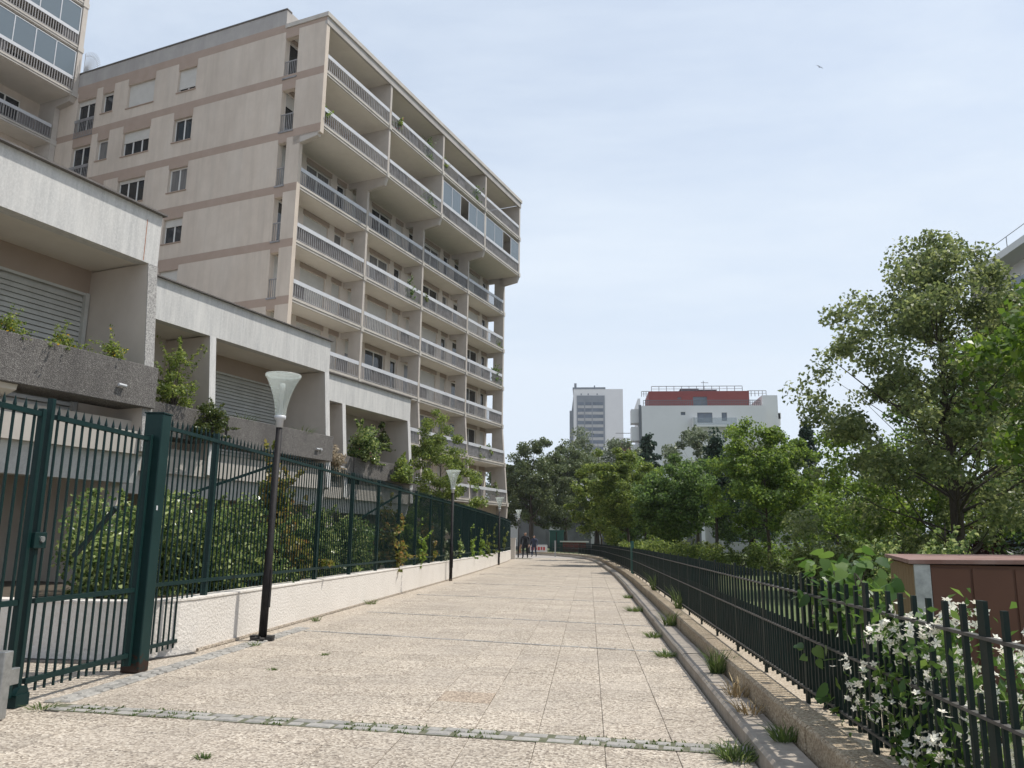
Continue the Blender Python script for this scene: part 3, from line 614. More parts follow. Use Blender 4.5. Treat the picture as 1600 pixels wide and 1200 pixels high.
MB().box(.104,.108,-.06,-.03,1.72,1.77).build('plaque', M_rail, gp_)
pm = picket_mesh(2.53, .018).mesh('picket', M_green)
def gate_leaf(name, label, y0, y1):
    g = thing(name, label, 'gate', (GX, y0, 0)); L = y1-y0
    m = MB()
    for z, h in ((2.50,.045),(.865,.045),(.19,.045)): MB().box(-.022,.022,.10,L-.06,z-h/2,z+h/2).build('rail', M_green, g)
    n = int((L-.2)/.128)
    for k in range(n+1): obj('picket', pm, g, (0, .14+k*(L-.26)/n, .09))
    bevel(MB().box(-.028,.028,0,.05,.03,2.66).build('stile', M_green, g), .006); bevel(MB().box(-.028,.028,L-.05,L,.08,2.55).build('stile', M_green, g), .006)
    return g
ga = gate_leaf('gate', 'dark green spiked steel gate leaf hung on the rusted post', 6.76, 8.50)
bevel(MB().box(-.03,.06,-.06,.10,1.32,1.46).build('lock_case', M_green, ga), .006); MB().tube([(.06,.03,1.40),(.075,.03,1.40)],.028,10).build('lock_cylinder', M_galv, ga)
MB().box(-.03,.06,-.05,.12,.0,.10).hexa([(.0,-.05,.1),(.05,-.05,.1),(.05,.12,.1),(.0,.12,.1),(.0,0,.16),(.05,0,.16),(.05,.09,.16),(.0,.09,.16)]).build('drop_bolt_shoe', M_green, ga)
gb = gate_leaf('gate', 'second green spiked gate leaf, cut by the left edge of the picture', 4.6, 6.70)
gv = thing('latch_post', 'short galvanised latch post at the lower left corner', 'post', (-4.675, 6.30, 0))
bevel(MB().box(-.05,.05,-.05,.05,0,.52).build('post_shaft', M_galv, gv), .008); bevel(MB().box(-.03,.02,.05,.19,.24,.37).build('latch_arm', M_galv, gv), .005)

lf = thing('spiked_fence', 'tall dark green spiked steel fence on the white wall beside the lamps', 'fence', (0,0,0))
def fxy(y, off=-.10):
    x, a = line_at(WALL_L, y) if y > 10.25 else (-5.0, 0.0); x = x if y > 10.25 else -4.99; return x+off, y, a
fp = picket_mesh(2.17, .016).mesh('picket', M_green); fpl = picket_mesh(2.78, .017).mesh('picket', M_green); rest = MB(); tmpl = picket_mesh(2.17, .016); cnt = 0
ys = []; y = 8.82
while y < 61.6: ys.append(y); y += .125
for y in ys:
    x, yy, a = fxy(y)
    if y < 10.2: obj('picket', fpl, lf, (x, y, .09)); cnt += 1
    elif cnt < 300: obj('picket', fp, lf, (x, y, .70), a); cnt += 1
    else: rest.quadset([(vx+x, vy+y, vz+.70) for vx,vy,vz in tmpl.v], tmpl.f)
tag(rest.build('far_pickets', M_green, lf), kind='stuff')
py = [8.80] + [10.6+2.2*k for k in range(24) if 10.6+2.2*k < 61.8]
pme = MB().box(-.035,.035,-.035,.035,0,2.22).mesh('post', M_green)
for k, y in enumerate(py):
    x, yy, a = fxy(y); 
    if k: obj('post', pme, lf, (x-.03, y, .62), a)
for y0, y1 in zip(py, py[1:]+[61.6]):
    a, b = fxy(y0), fxy(y1)
    for z in (2.73, .87): MB().bar((a[0],a[1],z), (b[0],b[1],z), .04, .045).build('rail', M_green, lf)
MB().bar((-5.09,8.8,.17),(-5.09,10.05,.17),.04,.04).build('rail', M_green, lf)
for (p, q) in (((-5.16,12.85,2.62),(-6.5,11.9,1.95)), ((-5.16,21.6,2.6),(-6.4,20.4,1.6)), ((-6.4,20.4,1.6),(-6.4,20.3,.6)), ((-5.3,8.66,1.75),(-5.9,8.9,1.2))):
    MB().bar(p, q, .045).build('brace', M_green, lf)

# ------------------------------------------------------------------ right-hand railings
rf = thing('railing_fence', 'low dark green railings with square pickets on the low wall at the right', 'fence', (0,0,0))
RF = 0.53
def rxy(y):
    x, a = line_at(KERB, y); return x+math.cos(a)*RF, y+math.sin(a)*RF, a
lp = MB().box(-.011,.011,-.013,.013,0,.86).mesh('picket', M_rfence); sp_ = MB().box(-.009,.009,-.010,.010,0,.52).mesh('short_picket', M_rfence); rest = MB(); nl = ns = 0
y = 2.2; k = 0; posts = []
while y < 79:
    x, yy, a = rxy(y); m8 = k % 16
    if m8 == 0: posts.append(y)
    elif m8 % 2 == 0:
        if nl < 170: obj('picket', lp, rf, (x,yy,.335), a); nl += 1
        else: rest.quadset([(vx+x,vy+yy,vz+.335) for vx,vy,vz in [tuple(v.co) for v in lp.vertices]], [tuple(p.vertices) for p in lp.polygons])
    else:
        if ns < 130: obj('short_picket', sp_, rf, (x,yy,.315), a); ns += 1
        else: rest.quadset([(vx+x,vy+yy,vz+.315) for vx,vy,vz in [tuple(v.co) for v in sp_.vertices]], [tuple(p.vertices) for p in sp_.polygons])
    y += .0915; k += 1
tag(rest.build('far_pickets', M_rfence, rf), kind='stuff')
pme = MB().box(-.010,.010,-.032,.032,0,.96).mesh('post', M_rfence)
for y in posts:
    x, yy, a = rxy(y); obj('post', pme, rf, (x,yy,.262), a)
for y0, y1 in zip(posts, posts[1:]):
    a, b = rxy(y0), rxy(y1)
    for z in (1.07,.745,.37): MB().bar((a[0],a[1],z),(b[0],b[1],z),.034,.014).build('rail', M_rrail, rf)
for y in (30.6, 31.3):
    x, yy, a = rxy(y); gq = MB().box(-.04,.04,-.04,.04,0,1.25).build('end_post', M_kiosk, rf); gq.location = (x, yy, .2)

# ------------------------------------------------------------------ lamp posts
def lamp(label, x, y, lean=(0,0)):
    t = thing('street_lamp', label, 'street lamp', (x,y,0), 0, 'lamp posts along the white wall'); t.rotation_euler = (lean[0], lean[1], 0)
    MB().lathe([(.0,0),(.058,0),(.058,1.25),(.046,1.27),(.046,3.10),(.0,3.10)],16).build('pole', M_pole, t, True)
    MB().box(.045,.066,-.03,.03,.45,.98).build('service_door', M_pole, t)
    MB().lathe([(.0,3.05),(.055,3.05),(.055,3.16),(.085,3.18),(.085,3.23),(.0,3.23)],16).build('collar', M_rail, t, True)
    MB().lathe([(.082,3.22),(.088,3.32),(.105,3.42),(.135,3.54),(.178,3.66),(.235,3.78),(.262,3.82),(.266,3.85),(.25,3.86),(.225,3.79),(.170,3.67),(.127,3.54),(.097,3.42),(.08,3.32),(.074,3.22)],28).build('glass_cone', M_lampgl, t, True)
    MB().lathe([(.0,3.875),(.2,3.872),(.262,3.862),(.268,3.845),(.262,3.835),(.0,3.85)],28).build('lid', M_lampgl, t, True)
    MB().lathe([(.0,3.22),(.03,3.22),(.028,3.6),(.045,3.62),(.04,3.72),(.0,3.73)],10).build('lamp_stem', M_frame, t, True)
    return t
lamp('nearest lamp post, leaning slightly, with trumpet-shaped glass and battered foot', -4.64, 11.5, (0, .012))
lamp('second lamp post from the gate, in front of the leafy corner tree', -4.83, 28.5)
lamp('third lamp post from the gate, by the clipped conifer at the wall', -5.18, 47.0)
lamp('farthest lamp post, beside the end pillar and the walking man', -5.75, 66.6)
ft = thing('broken_footing', 'clump of broken asphalt and tape round the nearest lamp foot', 'rubble', (-4.64,11.5,0)); m = MB(); rg = random.Random(3)
for k in range(16):
    a = rg.uniform(0,6.3); r = rg.uniform(.06,.17); s = rg.uniform(.02,.05); c = Vector((r*math.cos(a), r*math.sin(a), s*.6))
    q = [Vector((rg.uniform(-1,1),rg.uniform(-1,1),rg.uniform(-.6,.6)))*s for _ in range(8)]
    m.hexa([c+Vector((sx*s,sy*s,sz*s*.6))+q[i]*.4 for i,(sx,sy,sz) in enumerate(((-1,-1,-1),(1,-1,-1),(1,1,-1),(-1,1,-1),(-1,-1,1),(1,-1,1),(1,1,1),(-1,1,1)))])
m.build('asphalt_lumps', M_asph, ft)

# ------------------------------------------------------------------ vegetation
def unit(a): return a/np.maximum(1e-9, np.linalg.norm(a, axis=1))[:, None]
def leaf_mesh(name, P, size, rng, mt, up=.6, out=None, narrow=.34, droop=.25):
    """one folded kite-shaped face per leaf"""
    n = len(P); nr = rng.normal(size=(n,3)); nr[:,2] += up
    if out is not None: nr += out*.6
    nr = unit(nr); t = rng.normal(size=(n,3)); t[:,2] -= droop; t = unit(t - nr*np.sum(t*nr,1)[:,None]); w = np.cross(nr, t)
    s = (size*rng.uniform(.65,1.3,n))[:,None]
    V = np.empty((n,4,3)); V[:,0] = P - t*s*.5; V[:,1] = P + w*s*narrow + nr*s*.07 - t*s*.05; V[:,2] = P + t*s*.5 - nr*s*.08; V[:,3] = P - w*s*narrow + nr*s*.07 - t*s*.05
    me = bpy.data.meshes.new(name); me.vertices.add(n*4); me.vertices.foreach_set('co', V.reshape(-1).astype(np.float32))
    me.loops.add(n*4); me.loops.foreach_set('vertex_index', np.arange(n*4, dtype=np.int32)); me.polygons.add(n)
    me.polygons.foreach_set('loop_start', np.arange(0, n*4, 4, dtype=np.int32)); me.materials.append(mt); me.update(calc_edges=True); return me
def lobes(d, rng, k=7, amp=.28):
    c = unit(rng.normal(size=(k,3))); return 1 - amp + amp*1.6*np.max(np.clip(d@c.T, 0, 1)**6*rng.uniform(.4,1,k), axis=1)
def tree(name, label, X, Y, ztop, zbot, r, leaf, n, mt, bark=M_bark, z0=.2, tr=.12, tx=None, seed=1, shape='round', ncl=70, rc=.2, limbs=14, cat='tree', group=None, up=.6, ry=1.0, fork=.35, hollow=.35):
    rng = np.random.default_rng(seed); tx = X if tx is None else tx
    t = thing(name, label, cat, (tx, Y, z0), 0, group)
    cx, cz, hz = X-tx, (ztop+zbot)/2-z0, (ztop-zbot)/2
    d = unit(rng.normal(size=(ncl,3))); f = hollow + (1-hollow)*rng.uniform(0,1,ncl)**.38; f *= lobes(d, rng, 9, .2)*1.08
    C = d*f[:,None]
    if shape == 'conic':  C[:,:2] *= (1.05 - .62*(C[:,2:3]+1))
    if shape == 'egg':    C[:,:2] *= (1.0 - .42*np.clip(C[:,2:3],-1,1))
    if shape == 'peak':   C[:,:2] *= (1.0 - .58*np.clip(C[:,2:3],-1,1))
    if shape == 'vase':   C[:,:2] *= (.85 + .25*np.clip(C[:,2:3],-1,1))
    C = C*np.array([r, r*ry, hz]) + np.array([cx, 0, cz])
    if shape == 'spire':  C[:,:2] = (C[:,:2]-np.array([cx,0]))*np.clip((ztop-z0-C[:,2:3])/(2*hz),.05,1)*1.3 + np.array([cx,0])
    # trunk and limbs
    m = MB(); H = cz + hz*.75; hf = max(.5, cz - hz*(1-fork)); tk = []
    for k in range(9):
        q = k/8; z = H*q; wob = .05*r*math.sin(q*5+seed); tk.append((cx*max(0,(z-hf*.6)/max(.1,H-hf*.6))*.8 + wob*q, .04*r*math.sin(q*4+seed*2)*q, z))
    m.tube(tk, [tr*(1.35 if k == 0 else 1)*max(.06, (1-k/8)**1.25 if k > 2 else 1-.1*k) for k in range(9)], 9)
    idx = rng.permutation(ncl)[:limbs*3]
    for q, i in enumerate(idx):
        zs = min(max(C[i,2]-rng.uniform(.35,.75)*np.hypot(C[i,0]-cx, C[i,1])-.2, hf*.8), H*.92); u = zs/H*8; a = int(min(u,7)); p0 = Vector(tk[a]).lerp(Vector(tk[a+1]), u-a)
        p1 = Vector(C[i]); mid = p0.lerp(p1, .5) + Vector((0,0,-.06*(p1-p0).length)) + Vector(rng.normal(size=3))*.03*r; rb = tr*(.34 if q < limbs else .16)*(1-.6*zs/H)
        m.tube([p0, p0.lerp(mid,.5)+Vector(rng.normal(size=3))*.02*r, mid, p1], [rb, rb*.8, rb*.55, rb*.15], 5, cap=False)
    m.build('trunk', bark, t, True)
    # leaves in clumps; big clumps where the crown is fuller
    wts = rng.uniform(.4,1.6,ncl); cnt = np.maximum(3, (wts/wts.sum()*n).astype(int)); Pl = []; O = []
    for i in range(ncl):
        k = cnt[i]; g = unit(rng.normal(size=(k,3)))*(rng.uniform(0,1,k)**.5)[:,None]*np.array([1,1,.72])*rc*r*rng.uniform(.75,1.3)
        Pl.append(C[i]+g); O.append(unit(g))
    me = leaf_mesh('crown', np.vstack(Pl), leaf, rng, mt, up, np.vstack(O)); obj('crown', me, t); return t
def shrub(name, label, X, Y, z0, rx, ry, h, leaf, n, mt, seed=1, cat='shrub', group=None, ncl=26, rc=.34, stem=M_bark2, wild=.25, flower=None, nf=0, fsize=.03, up=.5, box=False):
    rng = np.random.default_rng(seed); t = thing(name, label, cat, (X,Y,z0), 0, group)
    d = unit(rng.normal(size=(ncl,3))); d[:,2] = np.abs(d[:,2])*1.0 if not box else rng.uniform(0,1,ncl)
    if box: d[:,0] = rng.uniform(-1,1,ncl); d[:,1] = rng.uniform(-1,1,ncl); C = d*np.array([rx*.85, ry*.8, h*.88])
    else: C = d*(rng.uniform(.15,1,ncl)**.5)[:,None]*np.array([rx*.8, ry*.8, h*.86])
    C[:,2] = np.maximum(C[:,2], .1*h); m = MB()
    for i in range(min(ncl, 16)): p = Vector(C[i]); m.tube([(p.x*.12,p.y*.12,0), (p.x*.5,p.y*.5,p.z*.55), p], [.018*h**.5, .012, .004], 4, cap=False)
    m.build('stems', stem, t)
    s = min(rx, ry, h)*rc; cnt = rng.multinomial(n, np.ones(ncl)/ncl); Pl, O = [], []
    for i in range(ncl):
        k = cnt[i]; g = unit(rng.normal(size=(k,3)))*(rng.uniform(0,1,k)**.45)[:,None]*s*rng.uniform(.7,1.3); Pl.append(C[i]+g); O.append(unit(g))
    nw = int(n*wild*.3)
    if nw:                                                    # loose shoots sticking out of the outline
        k = 14; i0 = rng.integers(0, ncl, k); dirs = unit(C[i0]-np.array([0,0,h*.3])+rng.normal(size=(k,3))*.15*h)
        for q in range(k):
            L = rng.uniform(.15,.4)*h*wild*2; u = rng.uniform(0,1,nw//k+1); Pl.append(C[i0[q]]+dirs[q]*(s+u[:,None]*L)+rng.normal(size=(len(u),3))*.02); O.append(np.repeat(dirs[q:q+1], len(u), 0))
    P = np.vstack(Pl); P[:,2] = np.maximum(P[:,2], .01)
    obj('foliage', leaf_mesh('foliage', P, leaf, rng, mt, up, np.vstack(O)), t)
    if flower:
        j = rng.integers(0, len(P), nf); obj('flowers', leaf_mesh('flowers', P[j]+np.vstack(O)[j]*.05, fsize, rng, flower, .4, None, .5), t)
    return t
def tuft(name, label, X, Y, z, r, h, n, mt, seed, cat='weeds', group=None):
    rng = np.random.default_rng(seed); V = []; F = []
    for k in range(n):
        a = rng.uniform(0,6.28); q = r*rng.uniform(0,1)**.5*.7; b = np.array([q*math.cos(a), q*math.sin(a), 0]); hh = h*rng.uniform(.35,1); ln = rng.normal(size=2)*.55*hh + b[:2]*1.2; w = rng.normal(size=2); w = w/np.hypot(*w)*.0045*rng.uniform(.6,1.6)*(1+h)
        o = len(V); V += [(b[0]-w[0],b[1]-w[1],0),(b[0]+w[0],b[1]+w[1],0),(b[0]+ln[0]*.4+w[0]*.8,b[1]+ln[1]*.4+w[1]*.8,hh*.62),(b[0]+ln[0]*.4-w[0]*.8,b[1]+ln[1]*.4-w[1]*.8,hh*.62),(b[0]+ln[0],b[1]+ln[1],hh)]
        F += [(o,o+1,o+2,o+3),(o+3,o+2,o+4)]
    me = bpy.data.meshes.new(name); me.from_pydata(V, [], F); me.materials.append(mt); o = obj(name, me, None, (X,Y,z)); return tag(o, label, cat, group)

# park trees on the right
tree('maple_tree', 'large airy maple with dark forked trunk filling the right side above the brown shed', 8.85, 20, 9.7, .9, 3.15, .11, 46000, L_box, M_bark2, .25, .17, 8.6, 21, 'peak', 260, .15, 40, fork=.12, hollow=.10)
tree('catalpa_tree', 'near tree with large bright leaves cut by the right edge of the picture', 6.85, 11, 5.1, 2.2, 1.6, .13, 6500, L_bright, M_bark2, 0.25, .10, 7.7, 22, 'round', 46, .3, 9, hollow=.2)
tree('linden_tree', 'slim young linden with straight trunk and pointed leaning top, right of centre', 6.75, 33, 6.4, 1.7, 2.0, .12, 24000, L_mid, M_bark, .25, .085, 7.1, 23, 'egg', 110, .19, 14, hollow=.12)
tree('linden_tree', 'round dark green linden on a thin trunk behind the railings, below the white block', 4.14, 38, 5.6, 1.3, 2.25, .13, 24000, L_dark, M_bark, .25, .08, 3.95, 24, 'round', 110, .19, 14, hollow=.12)
tree('hazel_tree', 'bushy yellow-green hazel overhanging the bend of the path', 1.75, 48, 7.0, 1.5, 2.15, .145, 24000, L_yel, M_bark2, .25, .10, 2.3, 25, 'round', 100, .2, 12, hollow=.12)
tree('hazel_tree', 'small bright green tree leaning over the end of the path, left of the hazel', -.15, 60, 6.2, 1.8, 1.6, .20, 7500, L_yel, M_bark2, .25, .08, .9, 26, 'round', 60, .22, 10, hollow=.12)
tree('plane_tree', 'dark plane tree closing the view beside the balcony block', -5.6, 82, 11.7, 2.4, 3.7, .24, 24000, L_plane, M_bark2, 0, .30, -5.8, 27, 'round', 110, .19, 12, hollow=.15)
tree('plane_tree', 'broad dark plane tree behind the walking man, middle of three', -2.3, 90, 12.8, 2.2, 4.1, .25, 25000, L_plane, M_bark2, 0, .32, -2.6, 28, 'round', 110, .19, 12, hollow=.15)
tree('plane_tree', 'tall grey-green plane tree in front of the distant tower block', 1.0, 97, 14.6, 2.4, 5.6, .27, 28000, L_silver, M_bark2, 0, .34, 1.0, 29, 'round', 130, .17, 14, hollow=.15)
tree('whitebeam_tree', 'silvery whitebeam in front of the white and red block', 9.5, 70, 10.9, 2.5, 3.6, .25, 14000, L_silver, M_bark, .25, .16, 9.2, 30, 'round', 100, .19, 12, hollow=.15)
tree('whitebeam_tree', 'second silvery whitebeam below the right end of the white block', 14.6, 73, 11.0, 2.5, 3.3, .25, 12000, L_silver, M_bark, .25, .16, 14.1, 31, 'round', 100, .19, 12, hollow=.15)
tree('pine_tree', 'small black-green pine against the corner of the white block', 5.9, 80, 13.0, 5.0, 2.1, .28, 4600, L_con, M_bark2, .25, .15, 5.8, 32, 'spire', 60, .22, 14, hollow=.1, up=.2)
tree('spruce_tree', 'dark spruce rising behind the round linden', 9.0, 58, 9.4, 2.0, 2.2, .22, 8500, L_con, M_bark2, .25, .14, 8.9, 33, 'spire', 80, .22, 14, hollow=.1, up=.2)
tree('spruce_tree', 'narrow dark spruce at the left fringe of the large maple', 16.4, 62, 11.3, 2.5, 1.7, .22, 5500, L_con, M_bark2, .25, .14, 16.3, 34, 'spire', 60, .24, 12, hollow=.1, up=.2)
tree('birch_tree', 'light drooping birch between the slim linden and the large maple', 11.2, 45, 7.3, .7, 1.8, .15, 14000, L_mid, M_birch, .25, .09, 11.0, 35, 'egg', 110, .19, 14, hollow=.12, up=.2)
tree('cherry_tree', 'low round cherry tree in the gap left of the large maple', 14.8, 50, 5.4, 1.2, 2.2, .16, 9500, L_mid, M_bark, .25, .09, 14.7, 36, 'round', 80, .2, 10, hollow=.15)
tree('cherry_tree', 'second low cherry tree further back in the gap', 18.2, 52, 5.2, 1.1, 2.2, .16, 8500, L_mid, M_bark, .25, .09, 18.1, 37, 'round', 80, .2, 10, hollow=.15)
tree('oak_tree', 'dense dark oak standing behind the large maple', 13.6, 27, 7.6, .6, 3.9, .14, 24000, L_dark, M_bark2, .25, .2, 12.8, 38, 'round', 140, .17, 16, hollow=.15)
tree('oak_tree', 'lower leafy oak filling the space under the large maple', 9.2, 25, 4.9, .5, 2.6, .125, 15000, L_mid, M_bark2, .25, .12, 9.2, 39, 'round', 100, .19, 12, hollow=.12)
shrub('purple_shrub', 'dark purple-leaved shrub under the large maple', 9.0, 20.8, .25, .95, .8, 2.0, .10, 3600, L_purp, 40)
tree('acacia_tree', 'feathery light green tree growing between the last terrace house and the balcony block', -7.35, 39, 7.7, 1.2, 2.0, .10, 30000, L_yel, M_bark, .6, .09, -7.2, 41, 'egg', 120, .18, 14, hollow=.1)
tree('poplar_tree', 'grey-green tree at the far left end of the plane trees', -9.5, 92, 10.5, 2.6, 3.6, .30, 9500, L_plane, M_bark2, 0, .28, -9.5, 42, 'round', 80, .2, 12, hollow=.2)
tree('chestnut_tree', 'dark chestnut filling the row between the hazel and the pine', 4.4, 66, 7.6, .8, 3.4, .21, 15000, L_mid, M_bark2, .25, .16, 4.6, 43, 'round', 110, .19, 12, hollow=.15)
tree('chestnut_tree', 'second chestnut in the row, behind the slim linden', 11.6, 60, 7.3, .8, 3.5, .21, 15000, L_dark, M_bark2, .25, .16, 11.8, 44, 'round', 110, .19, 12, hollow=.15)
tree('chestnut_tree', 'third chestnut in the row, at the back of the gap', 20.6, 66, 6.8, .8, 3.8, .21, 12000, L_dark, M_bark2, .25, .16, 19.8, 45, 'round', 100, .19, 12, hollow=.15)
tree('chestnut_tree', 'low chestnut deep under the hazel and linden crowns', 3.0, 56, 5.6, .5, 2.6, .19, 11000, L_dark, M_bark2, .25, .14, 3.0, 46, 'round', 90, .2, 12, hollow=.12)

# park hedges and shrubs
hg = [('loose light hedge behind the railings under the hazel', 3.3, 34, 1.5, .7, 1.2, L_yel), ('loose light hedge beside the round linden', 5.4, 31.5, 1.3, .6, 1.0, L_yel), ('leafy hedge at the foot of the slim linden', 8.6, 30, 1.3, .6, 1.0, L_hedge),
      ('dark trimmed hedge left of the brown shed', 5.0, 18.5, 1.2, .6, 1.2, L_hedge), ('dark trimmed hedge in the middle of the lawn edge', 7.2, 20.3, 1.2, .6, 1.25, L_hedge), ('shrubby hedge close behind the brown shed', 5.0, 13.0, .75, .5, 1.3, L_shrub),
      ('low shrub under the small bright tree at the bend', 2.6, 43, 1.2, .7, 1.15, L_yel), ('low hedge behind the far railings', 4.8, 41.5, 1.8, .7, 1.25, L_hedge), ('hedge in the gap under the birch', 10.8, 33, 1.9, .8, 1.6, L_hedge), ('hedge at the back of the lawn below the cherry trees', 15.0, 40, 2.8, .9, 1.7, L_hedge), ('leafy hedge between the slim linden and the birch', 9.2, 38, 1.8, .8, 1.2, L_mid), ('bushes at the bend behind the curved railings', 2.9, 54, 1.5, .9, 1.2, L_yel)]
for k, (lb, x, y, rx, ry, h, mt) in enumerate(hg):
    shrub('hedge', lb, x, y, .25, rx, ry, h, .05+.0013*y, 5600, mt, 60+k, 'hedge', 'park hedges', 46, .42, box=True, wild=.45)

# shrubs behind the green fence, from the gate onwards
sh = [('pale green dense shrub behind the gate', -6.35, 10.75, 1.1, .95, 1.8, .075, 9000, L_shrub), ('dark leafy shrub just right of the gate post', -6.0, 12.2, .85, .85, 1.65, .078, 6200, L_shrub),
      ('bushy flowering shrub left of the nearest lamp', -5.9, 13.7, .85, .85, 1.95, .085, 6200, L_shrub), ('tall photinia with yellow and red young leaves beside the nearest lamp', -6.1, 15.4, .75, .75, 2.45, .13, 3400, L_phot),
      ('mixed shrub at the second fence post past the lamp', -6.1, 17.4, .85, .8, 1.6, .08, 5200, L_shrub), ('low shrub under the fence brace', -6.0, 19.7, .85, .8, 1.45, .085, 4200, L_shrub),
      ('photinia with yellow tips in the middle of the fence', -5.8, 21.6, .55, .6, 2.0, .11, 2300, L_phot), ('climbing green shrub with trailing shoots mid-fence', -5.6, 24.6, .55, .55, 2.1, .10, 2600, L_mid),
      ('small photinia left of the second lamp', -5.6, 26.6, .4, .45, 1.6, .11, 1300, L_phot), ('grey-leaved shrub just left of the second lamp', -5.6, 28.8, .45, .45, 1.7, .10, 1800, L_silver),
      ('thin shrub just past the second lamp', -5.6, 32.0, .45, .45, 1.4, .11, 1300, L_shrub), ('straggly shrub against the fence past the second lamp', -5.65, 35.6, .45, .45, 1.7, .12, 1400, L_mid),
      ('tall ivy-like shrub halfway to the third lamp', -5.7, 39.0, .55, .5, 2.3, .13, 1900, L_mid), ('brownish conifer shrub left of the third lamp', -5.8, 42.0, .75, .6, 1.7, .13, 2600, L_hedge),
      ('dense olive shrub behind the third lamp', -5.95, 45.5, .8, .6, 1.65, .14, 2600, L_hedge), ('clipped conical conifer near the end of the white wall', -6.15, 52.5, .85, .75, 2.2, .15, 3200, L_hedge)]
for k, (lb, x, y, rx, ry, h, lf_, n, mt) in enumerate(sh):
    if y > 21: x = line_at(WALL_L, y)[0]-.36; rx = min(rx, .46); ry *= 1.35
    shrub('fence_shrub', lb, x, y, .6, rx, ry, h, lf_, n, mt, 100+k, 'shrub', 'shrubs behind the green fence', 34, .34, wild=.4)
shrub('hedge', 'dark hedge filling the raised bed along the back of the fence', -7.1, 13.5, .6, .7, 3.6, 1.25, .07, 8000, L_dark, 130, 'hedge', None, 50, .5, box=True)
shrub('hedge', 'far dark hedge continuing along the raised bed', -7.2, 27, .6, .8, 9, 1.2, .11, 9000, L_dark, 131, 'hedge', None, 80, .5, box=True)

# planting on the terrace houses
def on(c, d, z): return cw(c, d, z)
def pl(name, label, c, d, z, rx, ry, h, lf_, n, mt, seed, **k):
    p = on(c, d, z); return shrub(name, label, p[0], p[1], z, rx, ry, h, lf_, n, mt, seed, **k)
for k, (d, w, lb) in enumerate(((6.6,.55,'yellow-flowered weeds at the left end of the nearest planter'),(7.7,.5,'weeds with yellow blooms in the middle of the nearest planter'),(8.7,.45,'tall weeds in the nearest planter before the shutter edge'),(9.7,.4,'sparse weeds at the right end of the nearest planter'))):
    pl('planter_weeds', lb, -12.0, d, 4.36, .28, w,   .40+.12*(k%2), .045, 900, L_yel, 200+k, group='weeds in the nearest planter', ncl=26, wild=1.0, flower=M_yflower, nf=40, fsize=.035, cat='weeds')
pl('planter_bush', 'spindly yellow-green bush in the planter above the green fence', -14.8, 13.75, 4.36, .5, .8, 1.75, .06, 3600, L_yel, 210, ncl=60, rc=.28, wild=.8)
pl('ivy', 'dark ivy spilling over the planter edge of the middle terrace house', -14.45, 14.6, 3.7, .42, .85, 1.05, .06, 4200, L_ivy, 211, ncl=34, wild=.5, cat='ivy')
pl('dry_bush', 'straw-coloured dried bush hanging between two planters', -15.2, 20.45, 3.35, .42, .42, 1.15, .09, 1700, L_dryleaf, 212, ncl=30, rc=.4, cat='bush')
pl('oleander', 'oleander with pink buds in the planter of the farthest terrace house', -17.7, 25.9, 4.3, .75, .95, 1.6, .12, 3000, L_shrub, 213, ncl=34, flower=M_pflower, nf=14, fsize=.08, wild=.6)
pl('trailing_plant', 'yellow-green trailing plant over the right end of the farthest planter', -17.5, 28.3, 3.7, .55, 1.1, 1.05, .11, 2600, L_yel, 214, ncl=40, wild=.5, cat='plant')
pl('hanging_vine', 'green vine hanging from the roof edge of the farthest terrace house', -18.3, 28.1, 5.0, .25, .85, 1.45, .10, 1500, L_ivy, 215, ncl=34, wild=.3, cat='vine')
for k, (d, lb) in enumerate(((16.2,'small tuft of weeds at the left of the middle planter'),(18.6,'small tuft of weeds at the right of the middle planter'))):
    p = on(-14.9, d, 4.36); tuft('weed_tuft', lb, *p, .35, .30, 60, L_grass, 220+k)

# balcony plants
bp_ = [(0,1,.5,'spindly potted plant at the near end of the second balcony from the top', L_mid,.25,.9), (1,0,1.2,'flowering trough on the top balcony of the second bay', L_yel,.7,.5), (1,0,4.6,'leafy climber at the far end of the second-bay top balcony', L_dark,.5,1.5), (2,0,.4,'pot plant at the left end of the third-bay top balcony', L_yel,.25,.8), (2,0,4.7,'dark bush on the top balcony beside the last bay', L_dark,.5,1.3),
       (1,1,4.6,'dark hanging greenery on the second-bay balcony under the top floor', L_dark,.5,1.2),(3,3,5.0,'bushy plant spilling over the end balcony with red flowers', L_yel,.45,1.2),(3,4,4.8,'tall climber on the end balcony at mid height', L_dark,.4,1.9),(2,6,4.2,'broad-leaved dark plant on the balcony beside the feathery tree', L_dark,.5,1.1),(3,6,2.0,'cactus-like pot plants on the balcony near the ground', L_shrub,.5,1.0),(3,6,3.6,'geraniums on the end balcony near the ground', L_mid,.35,.6),(2,3,.5,'hanging basket at the left of the third-bay balcony', L_hedge,.35,.5),(3,7,1.0,'greenery trailing on the lowest end balcony', L_mid,.8,.8),(3,7,4.2,'potted shrub at the far end of the lowest balcony', L_hedge,.4,.9),(1,3,4.9,'large dark plant behind the second-bay balcony rail', L_dark,.5,1.5)]
for k, (b, r, y, lb, mt, w, h) in enumerate(bp_):
    z = SLB[r]+.25 + (.45 if h < .95 else 0); n_ = -23.43+front(SLB[r])-.28; p = on(n_, 27.71+BAY[b]+y, z)
    s = shrub('balcony_plant', lb, p[0], p[1], z, .3, w, h, .13, 520, mt, 300+k, 'plant', 'plants on the balconies', 20, .5, wild=.5, flower=M_pflower if k in (1,6,10) else None, nf=22, fsize=.09)
    MB().lathe([(.0,-.0),(.11,0),(.15,.22),(.13,.22),(.0,.2)],10).build('pot', M_pot, s)

